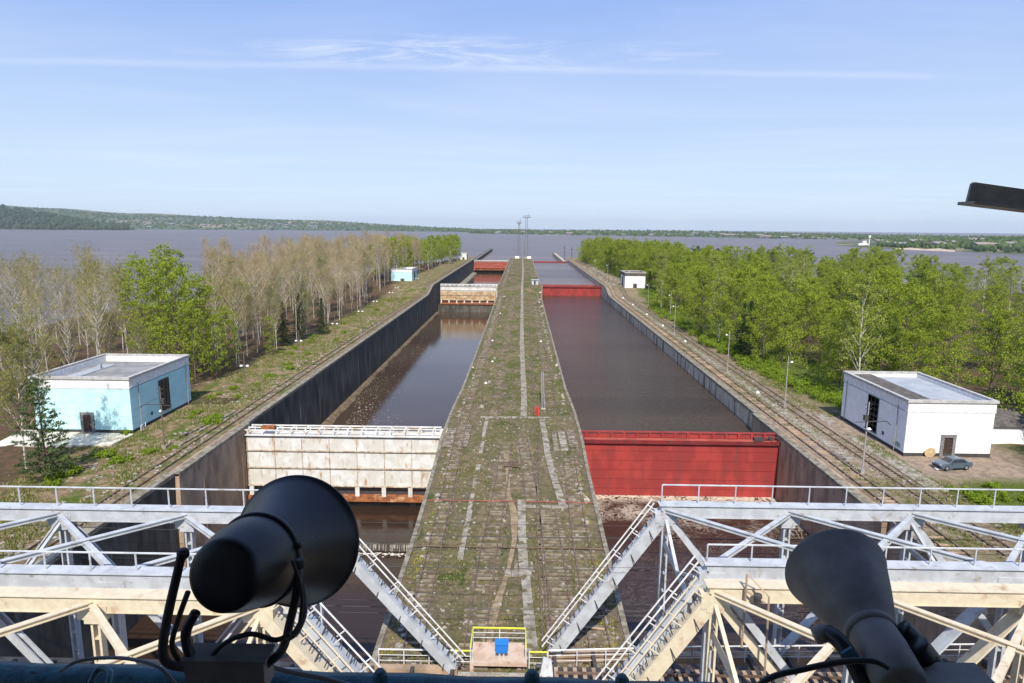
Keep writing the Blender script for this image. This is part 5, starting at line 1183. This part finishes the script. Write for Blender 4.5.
for x, y in ((-1.9, -1), (-1.9, 1.25), (0, 1.25), (1.85, 1.25), (1.85, -1)): b.tube([(x, y, 0), (x, y, 1.15)], .045, 5)
b.build('railing', 'whitepaint', t)
t = thing('signal_box', 'bright blue box on a short stand on the beige platform', 'box', (-1.15, 41.2, .72))
b = MB(); b.span((-.42, -.3, .55), (.42, .3, 1.15)); b.build('cabinet', 'blue', t); b = MB(); b.span((-.2, -.15, 0), (-.08, .1, .549)); b.span((.08, -.15, 0), (.2, .1, .549)); b.build('stand', 'greypaint', t); b = MB(); b.span((-.47, -.35, 1.15), (.47, .35, 1.2)); b.build('lid', 'blue', t)
t = thing('roadway_deck', 'edge beam with a row of dark bearing blocks at the near end of the island', 'deck', (2, 40.2, 0))
b = MB(); b.span((-12.0, -.9, -.5), (8, .35, .05)); b.build('edge_beam', 'conc', t)
b = MB()
for k in range(34): x = -11.5 + k * .57; b.span((x, -1.1, .051), (x + .32, -.35, .36))
tag(b.build('bearing_blocks', 'wall_brown', t), kind='stuff')
for i, (x, lb) in enumerate(((-4.6, 'left grey hinge bracket by the platform'), (1.9, 'right grey hinge bracket by the platform'))):
    t = thing('bridge_bearing', lb, 'bearing', (x, 40.3, .1)); b = MB(); b.add([(-.5, -.5, 0), (.5, -.5, 0), (.35, .1, 1.0), (-.2, .1, 1.2), (-.5, .3, 0), (.5, .3, 0), (.35, .3, 1.0), (-.2, .3, 1.2)], [(0, 1, 2, 3), (4, 7, 6, 5), (0, 3, 7, 4), (1, 5, 6, 2), (3, 2, 6, 7), (0, 4, 5, 1)]); b.build('bracket', 'greypaint', t); b = MB(); b.tube([(-.7, .1, .6), (.7, .1, .6)], .16, 10); b.build('pin', 'dark', t)
# concrete pier shelf in the lower basins seen through the trusses
b = MB(); b.span((-41.9, 37.5, -3), (-26, 38.4, -.6)); tag(b.build('walkway_beam', 'rust', loc=(-30, 38, -3)), 'rusty brown girder low under the left bridge', 'girder')
# overhead wires from bank to bank
GW = 'overhead wires above the near end of the island'
for i, (Y, zl, zr, r) in enumerate([(46, 8.2, 8.5, .020), (46, 7.3, 7.45, .030), (46, 4.8, 4.85, .028), (46.4, 6.0, 6.1, .014), (45, 2.0, 2.2, .028), (44, 1.9, 2.7, .018), (43.6, 3.4, 3.6, .012), (41, 7.6, 7.9, .014)]):
    pts = [(-60 + 120 * k / 24, Y, zl + (zr - zl) * k / 24 + .9 * ((k / 12 - 1) ** 2) - .1) for k in range(25)]
    b = MB(); b.tube([tuple(Vector(p) - Vector(pts[0])) for p in pts], r, 4); o = tag(b.build('overhead_wire', 'cable'), 'thin dark overhead wire stretched across above the near end of the island', 'wire', GW); o.location = pts[0]

# ------------------------------------------------------------------ the observation gallery in front of the viewer
t = thing('control_tower', 'tower wall and overhanging roof around the viewer, with its gallery floor', 'tower', (0, -1.3, 28))
b = MB(); b.span((-6, -.3, -28), (6, 0, 4.6)); b.build('wall', 'conc', t)
b = MB(); b.span((-6.5, -.4, 4.6), (6.5, 4.6, 4.85)); b.build('roof', 'dark', t)
b = MB(); b.span((-6.2, .002, -.25), (6.2, 3.2, -.02)); b.build('gallery_floor', 'dark', t)
# teal pipe rail along the gallery edge
A_ = at_depth(-60, 680, 3.0); B_ = at_depth(1090, 715, 3.0)
t = thing('gallery_rail', 'chipped teal blue painted rail along the bottom edge of the view', 'rail', tuple(A_))
b = MB(); n = 24
pts = [(B_ - A_) * (k / n) + Vector((0, 0, .006 * math.sin(k * 2.1))) for k in range(n + 1)]
b.tube(pts, .085, 12); b.build('pipe', 'teal', t, smooth_=True)
for xx, yy, rr in ((380, 676, .030), (532, 678, .034), (622, 682, .032)):
    b = MB(); c = at_depth(xx, yy, 2.98) - A_; b.lathe([(.001, rr * 1.1), (rr * .6, rr), (rr, .4 * rr), (rr * 1.05, -rr), (rr * .5, -rr * 1.6)], 12, Matrix.Translation(c)); b.build('clamp', 'teal', t)
def frame(p, q, hint=(0, 0, 1)):
    z = (q - p).normalized(); x = Vector(hint).cross(z).normalized(); y = z.cross(x); m_ = Matrix(((x.x, y.x, z.x, p.x), (x.y, y.y, z.y, p.y), (x.z, y.z, z.z, p.z), (0, 0, 0, 1))); return m_
# large horn loudspeaker
pc = at_depth(221, 577, 2.10); pm = at_depth(296, 541, 2.62); Lx = (pm - pc).length; F_ = frame(pc, pm)
t = thing('horn_loudspeaker', 'large glossy black horn loudspeaker on a U bracket at lower left', 'loudspeaker', tuple(pc))
Tr = Matrix.Translation(-Vector(pc)) @ F_
u = Lx
def arc(r0, z0, r1, z1, n=6, pw=2.0): return [(r0 + (r1 - r0) * (k / n), z0 + (z1 - z0) * (k / n) ** pw) for k in range(n + 1)]
b = MB(); prof = [(.0005, -.005 * u), (.060, -.004 * u), (.100, .0), (.116, .02 * u), (.122, .06 * u), (.138, .16 * u), (.150, .28 * u), (.156, .40 * u)]
b.lathe(prof, 64, Tr); b.build('driver_housing', 'black', t, smooth_=True)
b = MB(); prof = [(.150, .395 * u), (.163, .40 * u), (.167, .43 * u), (.163, .46 * u), (.150, .47 * u)]; b.lathe(prof, 64, Tr); b.build('clamp_ring', 'black', t, smooth_=True)
b = MB(); prof = [(.152, .455 * u), (.158, .52 * u), (.170, .62 * u), (.188, .73 * u), (.212, .85 * u), (.236, .95 * u), (.252, 1.0 * u), (.258, 1.005 * u), (.258, 1.02 * u), (.250, 1.02 * u), (.230, .94 * u), (.18, .74 * u), (.14, .55 * u), (.05, .50 * u), (.0005, .5 * u)]
b.lathe(prof, 72, Tr); b.build('horn_flare', 'black', t, smooth_=True)
def P2(x, y, d): return at_depth(x, y, d) - Vector(t.location)
b = MB()
def strap(b, pts, wd, th, sub=5):
    # flat bent steel strip through points (Catmull-Rom)
    P = [Vector(p) for p in pts]; Q = []
    for i in range(len(P) - 1):
        p0, p1, p2, p3 = P[max(i - 1, 0)], P[i], P[i + 1], P[min(i + 2, len(P) - 1)]
        for k in range(sub):
            s = k / sub; Q.append(.5 * ((2 * p1) + (p2 - p0) * s + (2 * p0 - 5 * p1 + 4 * p2 - p3) * s * s + (3 * p1 - p0 - 3 * p2 + p3) * s ** 3))
    Q.append(P[-1]); return Q
def tube_c(b, pts, r, n=8, sub=6): b.tube(strap(b, pts, 0, 0, sub), r, n)
tube_c(b, [P2(182, 553, 2.30), P2(177, 575, 2.28), P2(168, 615, 2.22), P2(163, 650, 2.2), P2(170, 664, 2.2), P2(196, 668, 2.2)], .016)
b.build('bracket_arm', 'dark', t, smooth_=True); b = MB()
tube_c(b, [P2(299, 560, 2.25), P2(297, 590, 2.2), P2(290, 622, 2.15), P2(282, 650, 2.1), P2(262, 668, 2.1)], .014)
b.build('bracket_arm', 'dark', t, smooth_=True); b = MB()
tube_c(b, [P2(188, 592, 2.1), P2(178, 620, 2.12), P2(172, 645, 2.12), P2(180, 662, 2.14)], .009)
b.build('bracket_strut', 'dark', t, smooth_=True); b = MB()
tube_c(b, [P2(302, 585, 2.2), P2(304, 612, 2.15), P2(296, 632, 2.12), P2(284, 640, 2.1)], .011)
b.build('bracket_strut', 'dark', t, smooth_=True)
for (xx, yy, dd, rr) in ((183, 553, 2.32, .021), (300, 563, 2.2, .019), (299, 545, 2.3, .012)):
    b = MB(); b.lathe([(.0005, rr * .8), (rr * .7, rr * .7), (rr, rr * .2), (rr, -rr * .6), (rr * .6, -rr), (.0005, -rr)], 10, Matrix.Translation(P2(xx, yy, dd))); b.build('pivot_bolt', 'dark', t)
b = MB(); c0 = P2(230, 668, 2.1); b.box(c0, (.25, .08, .10)); b.box(c0 + Vector((0, 0, .052)), (.265, .09, .008)); b.build('mounting_box', 'black_matte', t)
cbs = [('black', [(196, 612), (186, 632), (190, 655), (200, 668)], .016), ('cable', [(204, 668), (222, 645), (250, 634), (275, 640), (290, 634)], .008), ('cable', [(292, 560), (299, 580), (302, 600), (300, 620)], .006)]
for mm, pp, rr in cbs: b = MB(); tube_c(b, [P2(x, y, 2.08) for x, y in pp], rr); b.build('cable', mm, t, smooth_=True)
def cable(label, pp, d, r, m):
    p0 = at_depth(*pp[0], d); b = MB(); tube_c(b, [at_depth(x, y, d + .05 * math.sin(i)) - p0 for i, (x, y) in enumerate(pp)], r); o = b.build('cable', m, smooth_=True); o.location = p0; tag(o, label, 'cable')
cable('grey cable looping over the teal rail below the large loudspeaker', [(60, 672), (76, 662), (100, 658), (130, 659), (160, 668), (180, 690)], 2.4, .0065, 'cable_grey')
cable('grey cable curving along the bottom edge to the right of the mounting box', [(196, 672), (215, 662), (250, 662), (290, 672), (330, 680), (380, 695)], 2.3, .008, 'cable_grey')
cable('dark blue cable tangle hanging on the teal rail at far left', [(88, 690), (96, 672), (104, 668), (110, 674), (106, 690)], 2.5, .012, 'teal')
cable('thick black cable rising from the bottom edge to the small loudspeaker', [(740, 700), (770, 678), (800, 670), (840, 662), (872, 661), (888, 668)], 2.6, .012, 'cable')
# smaller horn on the right
pn = at_depth(871, 632, 2.95); pm = at_depth(836, 572, 3.35); F_ = frame(pn, pm); u = (pm - pn).length
t = thing('horn_loudspeaker', 'matte dark grey horn loudspeaker pointing up left at lower right', 'loudspeaker', tuple(pn)); Tr = Matrix.Translation(-Vector(pn)) @ F_
b = MB(); b.lathe([(.106, -.02), (.112, .03), (.132, .15 * u), (.165, .38 * u), (.194, .60 * u), (.218, .80 * u), (.238, .96 * u), (.246, 1.0 * u), (.248, 1.02 * u), (.238, 1.02 * u), (.19, .86 * u), (.12, .3 * u), (.05, .1 * u), (.0005, .1 * u)], 64, Tr); b.build('horn_flare', 'black_matte', t, smooth_=True)
b = MB(); b.lathe([(.100, -.025), (.110, -.02), (.113, 0), (.110, .02), (.100, .022)], 48, Tr); b.build('clamp_ring', 'black_matte', t, smooth_=True)
b = MB(); b.lathe([(.0005, -.32), (.085, -.315), (.10, -.30), (.108, -.12), (.103, -.022)], 48, Tr); b.build('driver_housing', 'black_matte', t, smooth_=True)
b = MB(); tube_c(b, [P2(826, 632, 2.9), P2(838, 640, 2.85), P2(852, 660, 2.8), P2(866, 690, 2.8)], .035, 10); b.build('clamp_arm', 'black', t, smooth_=True)
b = MB(); b.beam(P2(846, 650, 2.78), P2(890, 700, 2.78), .015, .05, (1, -.2, .4)); b.build('blue_strap', mat('strap_blue', (.03, .10, .18), rough=.5), t)
b = MB(); b.lathe([(.0005, .03), (.035, .028), (.04, 0), (.035, -.03), (.0005, -.032)], 12, Matrix.Translation(P2(821, 634, 2.9)) @ Matrix.Rotation(R(70), 4, 'Y')); b.build('knob', 'black_matte', t, smooth_=True)
b = MB(); tube_c(b, [P2(901, 628, 2.9), P2(918, 645, 2.88), P2(935, 668, 2.85), P2(945, 700, 2.85)], [.045] * 1 if False else .045, 12); tube_c(b, [P2(915, 645, 2.8), P2(925, 658, 2.8)], .055, 12); b.build('cable_gland', 'black', t, smooth_=True)
b = MB(); c0 = at_depth(940, 690, 2.7) - Vector(t.location); b.box(c0, (.38, .16, .09)); b.box(c0 + Vector((0, 0, .05)), (.40, .2, .012)); b.build('mounting_box', 'black_matte', t)
# steel angle reaching in at the upper right
p = at_depth(966, 203, 4.0); q = at_depth(1110, 220, 4.0); t = thing('eaves_bracket', 'dark weathered steel angle reaching in from the right edge under the sky', 'bracket', tuple(p)); d = q - p
b = MB(); b.beam(Vector((0, .0, .0)), d, .16, .018); b.build('lower_flange', 'gunmetal', t)
b = MB(); b.beam(Vector((.02, .02, .055)), d + Vector((0, .02, .04)), .018, .125); b.beam(Vector((.045, .03, .10)), d + Vector((0, .03, .085)), .03, .05); b.build('upright_web', 'gunmetal', t)

# ------------------------------------------------------------------ air
hz = MB(); hz.span((-12050, -450, -18), (12050, 14050, 175)); hm = bpy.data.materials.new('haze_air'); hm.use_nodes = True; T = hm.node_tree; T.nodes.clear()
ho = T.nodes.new('ShaderNodeOutputMaterial'); hv = T.nodes.new('ShaderNodeVolumePrincipled'); hv.inputs['Color'].default_value = (.86, .92, 1, 1); hv.inputs['Density'].default_value = HAZE; hv.inputs['Anisotropy'].default_value = .2
T.links.new(hv.outputs[0], ho.inputs['Volume']); tag(hz.build('haze', hm), kind='stuff')
